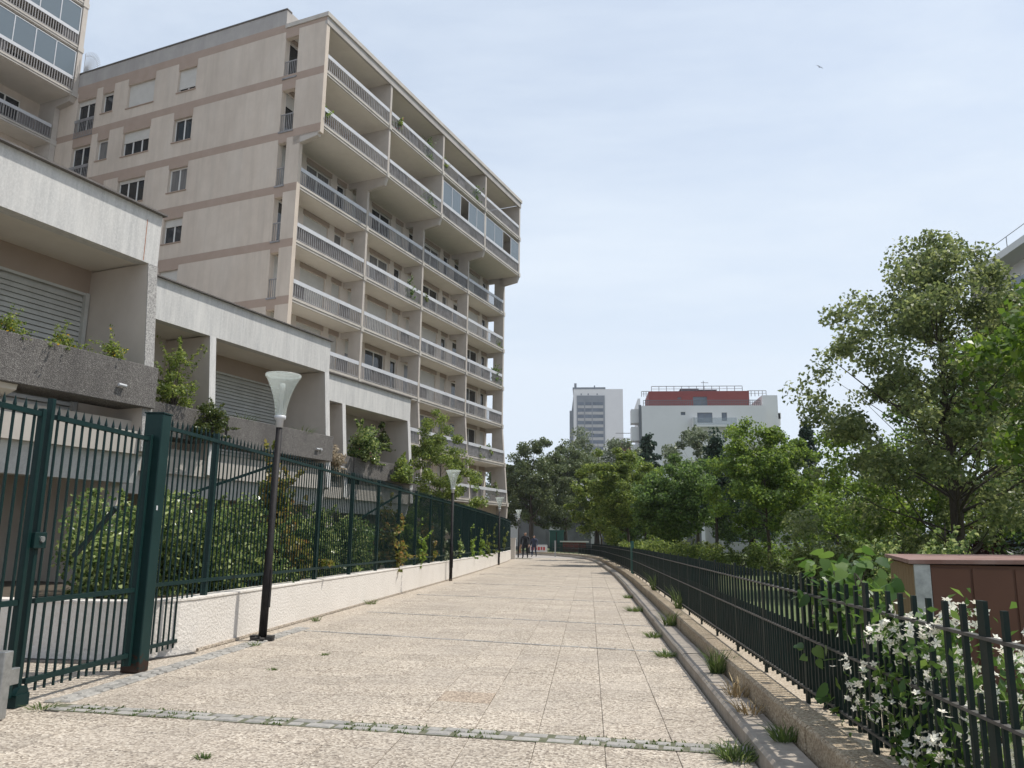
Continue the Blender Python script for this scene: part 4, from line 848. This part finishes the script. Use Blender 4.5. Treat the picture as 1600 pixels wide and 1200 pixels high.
# climber with white blossom on the railings, big vine leaves one by one
def vine():
    rng = np.random.default_rng(9); t = thing('climbing_vine', 'bright large-leaved vine climbing through the railings at the right', 'vine', (1.68,5.9,.26)); m = MB()
    for k in range(11):
        y0 = rng.uniform(-.7,.8); m.tube([(rng.uniform(0,.25),y0,0),(rng.uniform(-.03,.3),y0+rng.normal()*.12,.5),(rng.uniform(-.06,.3),y0+rng.normal()*.25,1.0)],[.011,.008,.004],5,cap=False)
    m.build('stems', M_bark, t)
    def leafme(s):
        pr = [(0,0),(.20,-.06),(.42,.10),(.46,.38),(.30,.70),(0,1.05)]; V = [(0,0,0),(0,.5,.03),(0,1.05,-.10)]; F = []
        L = [(-x,y,.07-abs(x)*.1-.10*y*y) for x,y in pr[1:5]]; Rr = [(x,y,.07-abs(x)*.1-.10*y*y) for x,y in pr[1:5]]
        V += L + Rr; F = [(0,1,4,3),(1,5,4),(1,2,6,5),(0,7,8,1),(1,8,9),(1,9,10,2)]
        me = bpy.data.meshes.new('leaf'); me.from_pydata([(a*s,b*s,c*s) for a,b,c in V], [], F); me.materials.append(L_vine); me.polygons.foreach_set('use_smooth',[True]*6); return me
    lm = [leafme(.07), leafme(.09), leafme(.115)]
    for k in range(295):
        q = rng.uniform(); o = obj('leaf', lm[int(rng.integers(3))], t)
        yy = rng.normal()*.40+.1; z = (.05+1.12*rng.uniform()**.8)*(1-.15*abs(yy)); x = rng.uniform(-.09,.30)
        o.location = (x, yy, z); o.rotation_euler = (rng.normal()*.5-.5, rng.normal()*.5, rng.uniform(1.2,5.1))
    return t
vine()
def jasmine():
    rng = np.random.default_rng(12); t = thing('star_jasmine', 'white star jasmine in bloom tangled in the railings in front of the brown shed', 'jasmine', (1.70,4.55,.26)); m = MB()
    C = np.column_stack([rng.uniform(-.07,.28,60), rng.normal(0,.36,60), rng.uniform(.12,.84,60)]); C[:,2] *= (1-.35*np.abs(C[:,1])); C = np.maximum(C, [-.2,-2,.04])
    for i in range(26): p = Vector(C[i]); m.tube([(.08,p.y*.4,0),(.08+p.x*.4,p.y*.7,p.z*.5),p],[.009,.006,.003],5,cap=False)
    m.build('stems', M_bark, t)
    P = np.vstack([c+rng.normal(size=(46,3))*np.array([.07,.09,.07]) for c in C]); P[:,2] = np.maximum(P[:,2],.02)
    obj('foliage', leaf_mesh('foliage', P, .062, rng, L_vine, .4, None, .26), t)
    # five-petalled blossoms
    f = MB()
    for k in range(5):
        a = k*1.2566; c, s = math.cos(a), math.sin(a); w = a+.55; f.quadset([(0,0,0),(.011*math.cos(a-.5),.011*math.sin(a-.5),.002),(.021*c,.021*s,.004),(.014*math.cos(w),.014*math.sin(w),.002)],[(0,1,2,3)])
    cms = []
    for c in range(4):
        g = MB()
        for q in range(13):
            M3 = Matrix.Translation(Vector(rng.normal(size=3)*.034)) @ Matrix.Rotation(rng.uniform(0,6.3),4,'Z') @ Matrix.Rotation(rng.normal()*.8+.5,4,'X')
            g.quadset([tuple(M3 @ Vector(v)*1.0) for v in f.v], f.f)
        cms.append(g.mesh('blossom_cluster', M_flower))
    for i in range(60):
        for q in range(1 + (i % 2)):
            o = tag(obj('blossom_cluster', cms[(i+q) % 4], t), kind='stuff'); o.location = C[i]+np.array([-.05,-.03,.03])+rng.normal(size=3)*.05; o.rotation_euler = (rng.normal()*.5, rng.normal()*.5, rng.uniform(0,6.3)); o.scale = (rng.uniform(.9,1.35),)*3
    return t
jasmine()

# weeds along the kerb, the wall foot and the joints
wd = [(1.30,13.6,.12,.13,.27,100,L_grass,'leafy weed clump on the kerb where two wall blocks meet'),(1.31,8.85,.12,.10,.30,80,L_grass,'tall grassy clump against the low wall'),(1.29,7.6,.12,.13,.18,60,M_dry,'dry tangled weed on the kerb'),(1.27,6.9,.12,.15,.12,50,M_dry,'second heap of dry stalks on the kerb, nearer the viewer'),(1.33,6.0,.12,.12,.14,90,L_grass,'dark green weed on the kerb near the bottom edge'),
      (.98,10.9,0,.16,.09,130,L_grass,'patch of grass at the kerb foot by the thin granite band'),(.99,13.0,0,.16,.10,130,L_grass,'grass patch at the kerb foot in the middle distance'),(.97,17.6,0,.22,.12,170,L_grass,'long grass patch at the kerb foot farther up'),(1.0,5.95,0,.16,.12,150,L_grass,'grass tuft at the right end of the granite band'),(1.02,21.5,0,.15,.12,90,L_grass,'weeds at the kerb foot beyond the long grass patch'),
      (-4.82,18.0,0,.14,.13,60,L_grass,'small weed at the foot of the white wall past the lamp'),(-4.78,14.2,0,.10,.10,50,L_grass,'tiny weed at the wall foot nearest the lamp'),(-4.5,10.9,0,.09,.06,40,L_grass,'weed in the joint just below the lamp foot'),(-4.60,6.75,0,.14,.05,60,L_grass,'mossy weed at the corner where two granite bands meet'),
      (-2.55,5.45,0,.06,.04,40,L_grass,'tiny weed in a joint at the bottom left of the path'),(-1.7,4.95,0,.05,.05,40,L_grass,'tiny weed in a joint near the bottom edge'),(-3.3,10.2,0,.07,.03,36,L_grass,'flat weed in a joint left of the rust-tinted slab'),(-3.5,9.0,0,.07,.03,36,L_grass,'flat weed in a joint between gate and lamp'),(1.62,20.5,.27,.12,.55,60,L_grass,'tall wild stalks growing through the far railings'),(1.60,15.0,.27,.10,.5,50,L_grass,'wild stalks growing through the railings at mid distance')]
for k, (x, y, z, r, h, n, mt, lb) in enumerate(wd): tuft('weed_tuft', lb, x, y, z, r, h, n, mt, 400+k, 'weeds', 'weeds along the path')
mo = MB(); rg = random.Random(77)
for k in range(900):                                          # moss and fine grass in the joints of the granite band
    s = rg.random(); x = -4.55+5.65*s; yy = 6.82-.64*s + rg.choice((-.118,0,0,.118)) + rg.gauss(0,.012)
    if math.sin(x*3.1)+math.sin(x*7.3+1) < -.2: continue
    h = rg.uniform(.006,.022); w = rg.uniform(.006,.014); a = rg.uniform(0,3.14)
    mo.quadset([(x-w*math.cos(a),yy-w*math.sin(a),0),(x+w*math.cos(a),yy+w*math.sin(a),0),(x+rg.gauss(0,.01),yy+rg.gauss(0,.01),h+.006)],[(0,1,2)])
tag(mo.build('joint_moss', L_grass), 'fine moss and grass between the granite setts', 'moss', kind='stuff')

# ------------------------------------------------------------------ brown shed on the right
cs = thing('storage_shed', 'low red-brown metal-clad storage shed behind the railings', 'shed', (2.87,7.55,.25), -.27)
MB().box(.05,4.0,0,2.9,0,1.03).build('body', M_contain, cs)
for k in range(12): MB().box(.12+k*.32,.42+k*.32,-.014,-.001,.02,1.0).build('cladding_panel', M_contain, cs)
MB().box(-.012,.055,-.02,.055,0,1.03).box(.045,.115,-.021,-.002,0,1.03).build('corner_strip', M_galv, cs)
for k in range(10): MB().box(-.004,.049,.06+k*.28,.32+k*.28,.02,1.02).build('timber_board', M_timb, cs)
MB().hexa([(-.05,-.06,1.035),(4.1,-.06,1.10),(4.1,3.0,1.10),(-.05,3.0,1.05),(-.05,-.06,1.07),(4.1,-.06,1.135),(4.1,3.0,1.135),(-.05,3.0,1.085)]).build('lid', M_contop, cs)

# ------------------------------------------------------------------ far buildings
fb = thing('white_block', 'white apartment block with brick-red top floor and roof railings beyond the trees', 'building', (9.6,144,0))
def px(x): return (x-1003)*.1157
def pz(y): return 25.45+(634-y)*.115
holes = [(px(1063),px(1070),pz(649),pz(644)),(px(1088),px(1111),pz(661),pz(645)),(px(1125),px(1133),pz(658),pz(645)),(px(1093),px(1111),pz(686),pz(675)),(px(1125),px(1133),pz(686),pz(675))]
m = MB(); holed(m, 'x', 0, .3, 0, px(1192), 0, 25.45, holes); m.box(.0,px(1192),.32,14,0,25.4); m.build('wall', M_fwhite, fb)
for h in holes: window(fb, 'x', 0, -1, *h, mull=0 if h[1]-h[0] < 1.2 else 1, fr=M_dkframe, pane=M_fwin, depth=.2)
MB().box(px(1190.5),px(1214),2.0,16,0,pz(615)).build('side_block', M_fwhite, fb)
MB().box(px(1216),px(1222),4,10,pz(650),pz(640)).box(px(1214),px(1221),4,9,pz(660),pz(641)).build('side_balcony', M_fwhite, fb)
m = MB(); rh = [(px(1061),px(1067),pz(620),pz(617)),(px(1085),px(1107),pz(633.5),pz(616))]; holed(m, 'x', 2.5, 2.8, px(1016), px(1172), 25.45, pz(607), rh); m.box(px(1016),px(1172),2.82,12,25.45,pz(607)-.02); m.build('red_storey', M_fred, fb)
for h in rh: window(fb, 'x', 2.5, -1, *h, mull=2 if h[1]-h[0] > 2 else 0, fr=M_dkframe, pane=M_fwin, depth=.15)
MB().box(px(1070),px(1124),5,8,pz(607),pz(601)).box(px(1068),px(1097),4.8,8.2,pz(601),pz(599)).box(px(1095),px(1126),4.7,8.1,pz(602),pz(601)).build('roof_plant', M_fgrey, fb)
def frail(x0, x1, y, z0, z1, n, name, mt=M_bar, dz=.05):
    m = MB(); m.box(x0,x1,y-.05,y+.05,z1-dz*2,z1); m.box(x0,x1,y-.05,y+.05,(z0+z1)/2-dz/2,(z0+z1)/2+dz/2)
    for k in range(n+1): x = x0+(x1-x0)*k/n; m.box(x-.05,x+.05,y-.045,y+.045,z0,z1-dz*2)
    return m.build(name, mt, fb)
frail(px(1006),px(1184),.2,25.45,26.5,60,'terrace_railing', M_dkframe); frail(px(1021),px(1163),3.2,pz(607),pz(597.5),12,'roof_railing'); frail(px(1172),px(1201),4,pz(613.5),pz(604),5,'roof_railing')
frail(px(1005),px(1016),3,pz(615),pz(606),3,'roof_railing')
MB().box(px(1080),px(1145),-1.6,0,pz(669),pz(666)).build('balcony_slab', M_fwhite, fb); bm = MB().box(px(1080),px(1145),-1.6,-1.55,pz(666),pz(655)).build('balcony_glass', M_clear, fb)
MB().box(px(1080)-.1,px(1083),-1.6,0,pz(668.9),pz(654)).build('balcony_side', M_fwhite, fb)
MB().box(px(1003)-.5,px(1003)-.05,.05,.5,0,25.6).build('corner_pipe', M_dkframe, fb)
for k,(a,b) in enumerate(((636,662),(664,690),(692,718))): MB().box(px(987),px(1001),1,4+k*.1,pz(b-2),pz(a+2)).build('side_balcony', M_fwhite, fb)
MB().box(px(999),px(1003)-.02,3,14,0,pz(618)).build('side_wall', M_fwhite, fb)
m = MB(); m.tube([(px(1105),5,pz(601)),(px(1105),5,pz(586))],.05,5); m.tube([(px(1101),5,pz(589)),(px(1113),5,pz(589.5))],.04,4)
for k in range(5): m.tube([(px(1103+k*2.2),4.7,pz(589.3)),(px(1103+k*2.2),5.3,pz(589.3))],.03,4)
m.build('antenna', M_dkframe, fb)
rb = thing('red_annex', 'small brick-red roof storey between the tower block and the white block', 'building', (5.4,150,0)); MB().box(0,2.6,0,8,0,19.4).build('wall', M_fred, rb); MB().box(-.3,4.2,0,.1,21.2,21.3).box(-.3,4.2,0,.1,20.3,20.36).build('railing', M_bar, rb); MB().box(.9,1.5,2,3,19.4,20.4).build('chimney', M_fgrey, rb)
ft_ = thing('tower_block', 'distant pale tower block with a dark grid of windows on the left half', 'building', (-6.2,340,0))
def tx_(x): return (x-896)*.2735
def tz(y): return 65.4+(608-y)*.272
MB().box(tx_(902)-.3,tx_(943.5)+.3,-.25,0,tz(700),tz(618.5)).build('window_field', M_fgrey, ft_)
MB().box(0,tx_(973),0,16,0,65.4).build('wall', M_fwhite, ft_)
MB().box(-1.8,0,4,14,0,tz(640)).hexa([(-.9,4,tz(640)),(0,4,tz(640)),(0,14,tz(640)),(-.9,14,tz(640)),(-.1,4,tz(615)),(0,4,tz(615)),(0,14,tz(615)),(-.1,14,tz(615))]).build('side_wing', M_fgrey, ft_)
MB().box(-.4,tx_(946),-.1,16,65.4,66.2).box(.3,1.3,0,1,66.2,68).box(tx_(928),tx_(930),2,3,66.2,67.4).build('roof_edge', M_fgrey, ft_)
for r in range(9):
    for (a, b) in ((903,912),(914.5,924),(926,942)):
        z0 = tz(629+r*10.1); MB().box(tx_(a),tx_(b),-.30,-.26,z0-1.35,z0).build('window', M_fwin, ft_); MB().box(tx_(a)-.1,tx_(b)+.1,-.36,-.26,z0-2.6,z0-1.45).build('spandrel', M_fpan, ft_)
for x in (908,919,933): MB().box(tx_(x)-.25,tx_(x)+.25,-.12,-.02,tz(617.5),tz(615)).build('vent', M_fgrey, ft_)
bR = thing('side_block', 'pale balcony block showing above the trees at the right edge', 'building', (30.4,62,0))
MB().box(0,12,-45,0,0,21.2).box(-1.6,12.5,-45,.3,21.2,21.7).build('wall', M_fwhite, bR)
for k in range(7):
    z = 20.9-2.8-k*2.8
    if z < 1: break
    MB().box(-1.6,0,-44,-1.2,z-.2,z).build('balcony_slab', M_slab, bR); MB().box(-1.62,-1.58,-44,-1.2,z,z+1.05).build('balcony_glass', M_glaze, bR); MB().box(-1.6,0,-1.3,-1.1,z-.2,z+2.6).build('partition_fin', M_fin, bR)
    for q in range(6): window(bR, 'y', 0, -1, -5-q*6, -3-q*6, z+.1, z+2.2, mull=1, fr=M_dkframe, pane=M_fwin, depth=-.06)
m = MB()
for k in range(16): m.tube([(-1.2,-k*3,21.7),(-1.2,-k*3,22.7)],.03,4)
m.tube([(-1.2,0,22.7),(-1.2,-45,22.7)],.03,4).build('roof_railing', M_dkframe, bR)
# grey facade closing the path
gf = thing('grey_hall', 'long low grey panelled hall closing the far end of the path behind the plane trees', 'building', (-24,118,0))
MB().box(0,40,0,10,0,6.5).build('wall', M_hall, gf)
for k in range(20): MB().box(.3+k*2,1.9+k*2,-.08,-.0,.5,6.2).build('facade_panel', M_hall if k % 3 else M_fpan, gf)
lw = thing('far_house', 'low pale house seen under the cherry trees at the back of the park', 'house', (14,92,0)); MB().box(0,22,0,8,0,5.2).build('wall', M_fpan, lw); MB().hexa([(-.4,-.4,5.2),(22.4,-.4,5.2),(22.4,8.4,5.2),(-.4,8.4,5.2),(-.4,3.9,7.4),(22.4,3.9,7.4),(22.4,4.1,7.4),(-.4,4.1,7.4)]).build('roof', M_fgrey, lw)
for k in range(6): window(lw, 'x', 0, -1, 1.2+k*3.4, 2.8+k*3.4, 1.4, 3.2, mull=1, pane=M_fwin, depth=-.06)
# kiosk, hut, barrier banner
kk = thing('green_cabinet', 'green utility cabinet at the far bend of the path', 'cabinet', (-3.45,88,0)); MB().box(-.75,.75,-.5,.5,.25,2.35).build('body', M_kiosk, kk); MB().box(-.82,.82,-.57,.57,2.35,2.5).build('roof', M_kiosk, kk); MB().box(-.05,.05,-.51,-.5,.3,2.3).build('door_seam', M_asph, kk); MB().box(-.7,.7,-.45,.45,0,.25).build('plinth', M_slab, kk)
hu = thing('kiosk', 'low red kiosk with flat white roof at the far bend', 'kiosk', (-1.5,86,0)); MB().box(-1.2,1.2,-.7,.9,0,1.25).build('body', M_fred, hu); MB().box(-1.5,1.5,-1.0,1.2,1.25,1.38).build('roof', M_fwhite, hu)
ba = thing('barrier_banner', 'small white and red banner hung on a barrier behind the walking man', 'banner', (-4.9,80,0)); MB().box(-.85,.85,-.02,.02,.28,.95).build('banner_sheet', M_fwhite, ba); m = MB()
for k,(a,b) in enumerate(((-.75,-.45),(-.35,-.15),(-.08,.12),(.2,.36),(.44,.62))): m.box(a,b,-.03,-.022,.45+.03*(k%2),.78)
m.build('red_lettering', M_red, ba); MB().tube([(-.8,0,0),(-.8,0,1.0),(.8,0,1.0),(.8,0,0)],.025,6).build('barrier_frame', M_galv, ba)
m = thing('park_sign', 'slim grey post at the bend of the railings', 'post', (-2.95,72.0,0)); MB().box(-.06,.06,-.06,.06,0,1.35).build('shaft', M_galv, m); MB().box(-.08,.08,-.08,.08,1.35,1.40).build('cap', M_galv, m)

# ------------------------------------------------------------------ people
def person(label, loc, head, h, top, legs, stride=.22, arm=.15, hair=M_hair):
    J = {}; E_ = []
    def J_(n, p, r, par=None):
        J[n] = (len(J), p, r)
        if par: E_.append((J[par][0], J[n][0]))
    k = h/1.78
    J_('pel',(0,0,.95),.135); J_('waist',(0,.01,1.10),.125,'pel'); J_('chest',(0,.0,1.30),.15,'waist'); J_('shl',(0,-.01,1.44),.11,'chest'); J_('neck',(0,0,1.52),.052,'shl'); J_('chin',(0,.02,1.58),.062,'neck'); J_('face',(0,.025,1.66),.082,'chin'); J_('skull',(0,.01,1.72),.083,'face'); J_('crown',(0,.0,1.77),.05,'skull'); J_('nose',(0,.115,1.655),.016,'face')
    for s, nm in ((-1,'l'),(1,'r')):
        f = s*stride; kb = .10 if f < 0 else .02
        J_(nm+'hip',(s*.095,0,.90),.10,'pel'); J_(nm+'knee',(s*.10,f*.55+kb*.6,.50),.062,nm+'hip'); J_(nm+'ank',(s*.10,f-kb*.7,.09 if f > 0 else .11),.042,nm+'knee'); J_(nm+'toe',(s*.115,f+.15-kb*.7,.035),.035,nm+'ank')
        J_(nm+'sho',(s*.19,0,1.42),.075,'shl'); J_(nm+'elb',(s*.25,-f*.35-.02,1.14),.05,nm+'sho'); J_(nm+'wri',(s*.255,-f*.8+.06,.90),.033,nm+'elb'); J_(nm+'palm',(s*.25,-f*.85+.08,.83),.03,nm+'wri')
        for q in range(4): J_(nm+f'f{q}',(s*(.262-.012*q),-f*.85+.055+.018*q,.765-.004*(1.5-abs(q-1.5))),.009,nm+'palm'); J_(nm+f'g{q}',(s*(.250-.012*q),-f*.85+.06+.018*q,.735),.008,nm+f'f{q}')
        J_(nm+'thu',(s*.23,-f*.85+.125,.80),.010,nm+'palm')
    V = [tuple(c*k for c in v[1]) for v in J.values()]
    me = bpy.data.meshes.new('person'); me.from_pydata(V, E_, []); o = bpy.data.objects.new('tmp', me); COL.objects.link(o)
    sk = o.modifiers.new('skin','SKIN'); ss = o.modifiers.new('sub','SUBSURF'); ss.levels = 2; ss.render_levels = 2
    for i, v in enumerate(J.values()): me.skin_vertices[0].data[i].radius = (v[2]*k, v[2]*k); me.skin_vertices[0].data[i].use_root = (i == 0)
    bpy.context.view_layer.update(); dg = bpy.context.evaluated_depsgraph_get(); bm_ = bpy.data.meshes.new_from_object(o.evaluated_get(dg)); bpy.data.objects.remove(o)
    bm_.name = 'person'; bm_.materials.clear()
    for mm in (top, legs, M_skin, hair, M_asph): bm_.materials.append(mm)
    for p in bm_.polygons:
        c = p.center/k; mi = 0
        if c.z < .10: mi = 4
        elif c.z < .97 and abs(c.x) < .20: mi = 1
        elif abs(c.x) > .2 and c.z < .92: mi = 2
        elif c.z > 1.53: mi = 3 if (c.z > 1.70 or (c.y < .0 and c.z > 1.6)) else 2
        p.material_index = mi; p.use_smooth = True
    b = obj('person', bm_, None, loc, head); b.scale = (1.2, 1.2, 1.0); tag(b, label, 'person'); return b
p1 = person('man in black clothes walking toward the viewer with a tan bag', (-5.05,64.9,0), R(176), 2.06, M_black, M_black, .2)
bg_ = thing('shoulder_bag', 'tan bag carried low at the walking man\'s side', 'bag', (-5.44,64.85,.42)); MB().hexa([(-.08,-.16,0),(.08,-.16,0),(.08,.16,0),(-.08,.16,0),(-.05,-.13,.52),(.05,-.13,.52),(.05,.13,.52),(-.05,.13,.52)]).build('bag_body', M_bag, bg_); MB().tube([(0,-.1,.5),(0,-.06,.66),(0,.06,.66),(0,.1,.5)],.015,6).build('bag_handle', M_bag, bg_)
person('second walker in dark blue half hidden behind the man in black', (-4.75,71.0,0), R(170), 1.85, M_blue, M_blue, .18)
person('dark figure standing under the plane trees at the far end', (-6.9,101,0), R(40), 1.75, M_black, M_blue, .05)
person('small dark figure near the green cabinet', (-2.9,95,0), R(200), 1.5, M_black, M_black, .05)

# gliding bird
bd_ = MB(); bd_.hexa([(-.03,-.16,-.03),(.03,-.16,-.03),(.02,.2,-.01),(-.02,.2,-.01),(-.03,-.14,.04),(.03,-.14,.04),(.015,.2,.02),(-.015,.2,.02)])
for s in (-1,1): bd_.quadset([(s*.03,-.08,.02),(s*.32,-.02,.14),(s*.66,.10,.05),(s*.34,.08,.13),(s*.03,.06,.02)],[(0,1,2,3,4)]); bd_.quadset([(s*.03,-.08,.012),(s*.32,-.02,.132),(s*.66,.10,.045),(s*.34,.08,.122),(s*.03,.06,.012)],[(0,1,2,3,4)])
bb = bd_.build('bird', M_asph); bb.location = (32.55,105,66.9); bb.rotation_euler = (.2,.15,.5); tag(bb, 'dark bird gliding alone in the open sky', 'bird')

# ------------------------------------------------------------------ thin summer haze
hm = bpy.data.materials.new('haze_air'); hm.use_nodes = True; hn = hm.node_tree.nodes; hn.remove(hn['Principled BSDF'])
pv = hn.new('ShaderNodeVolumePrincipled'); pv.inputs['Color'].default_value = (.86,.91,.97,1); pv.inputs['Density'].default_value = .00022; pv.inputs['Anisotropy'].default_value = .3
hm.node_tree.links.new(pv.outputs[0], hn['Material Output'].inputs['Volume'])
tag(MB().box(-950,950,-80,1550,-1.1,72).build('haze', hm), 'thin pale summer haze over the whole place', 'haze', kind='stuff')
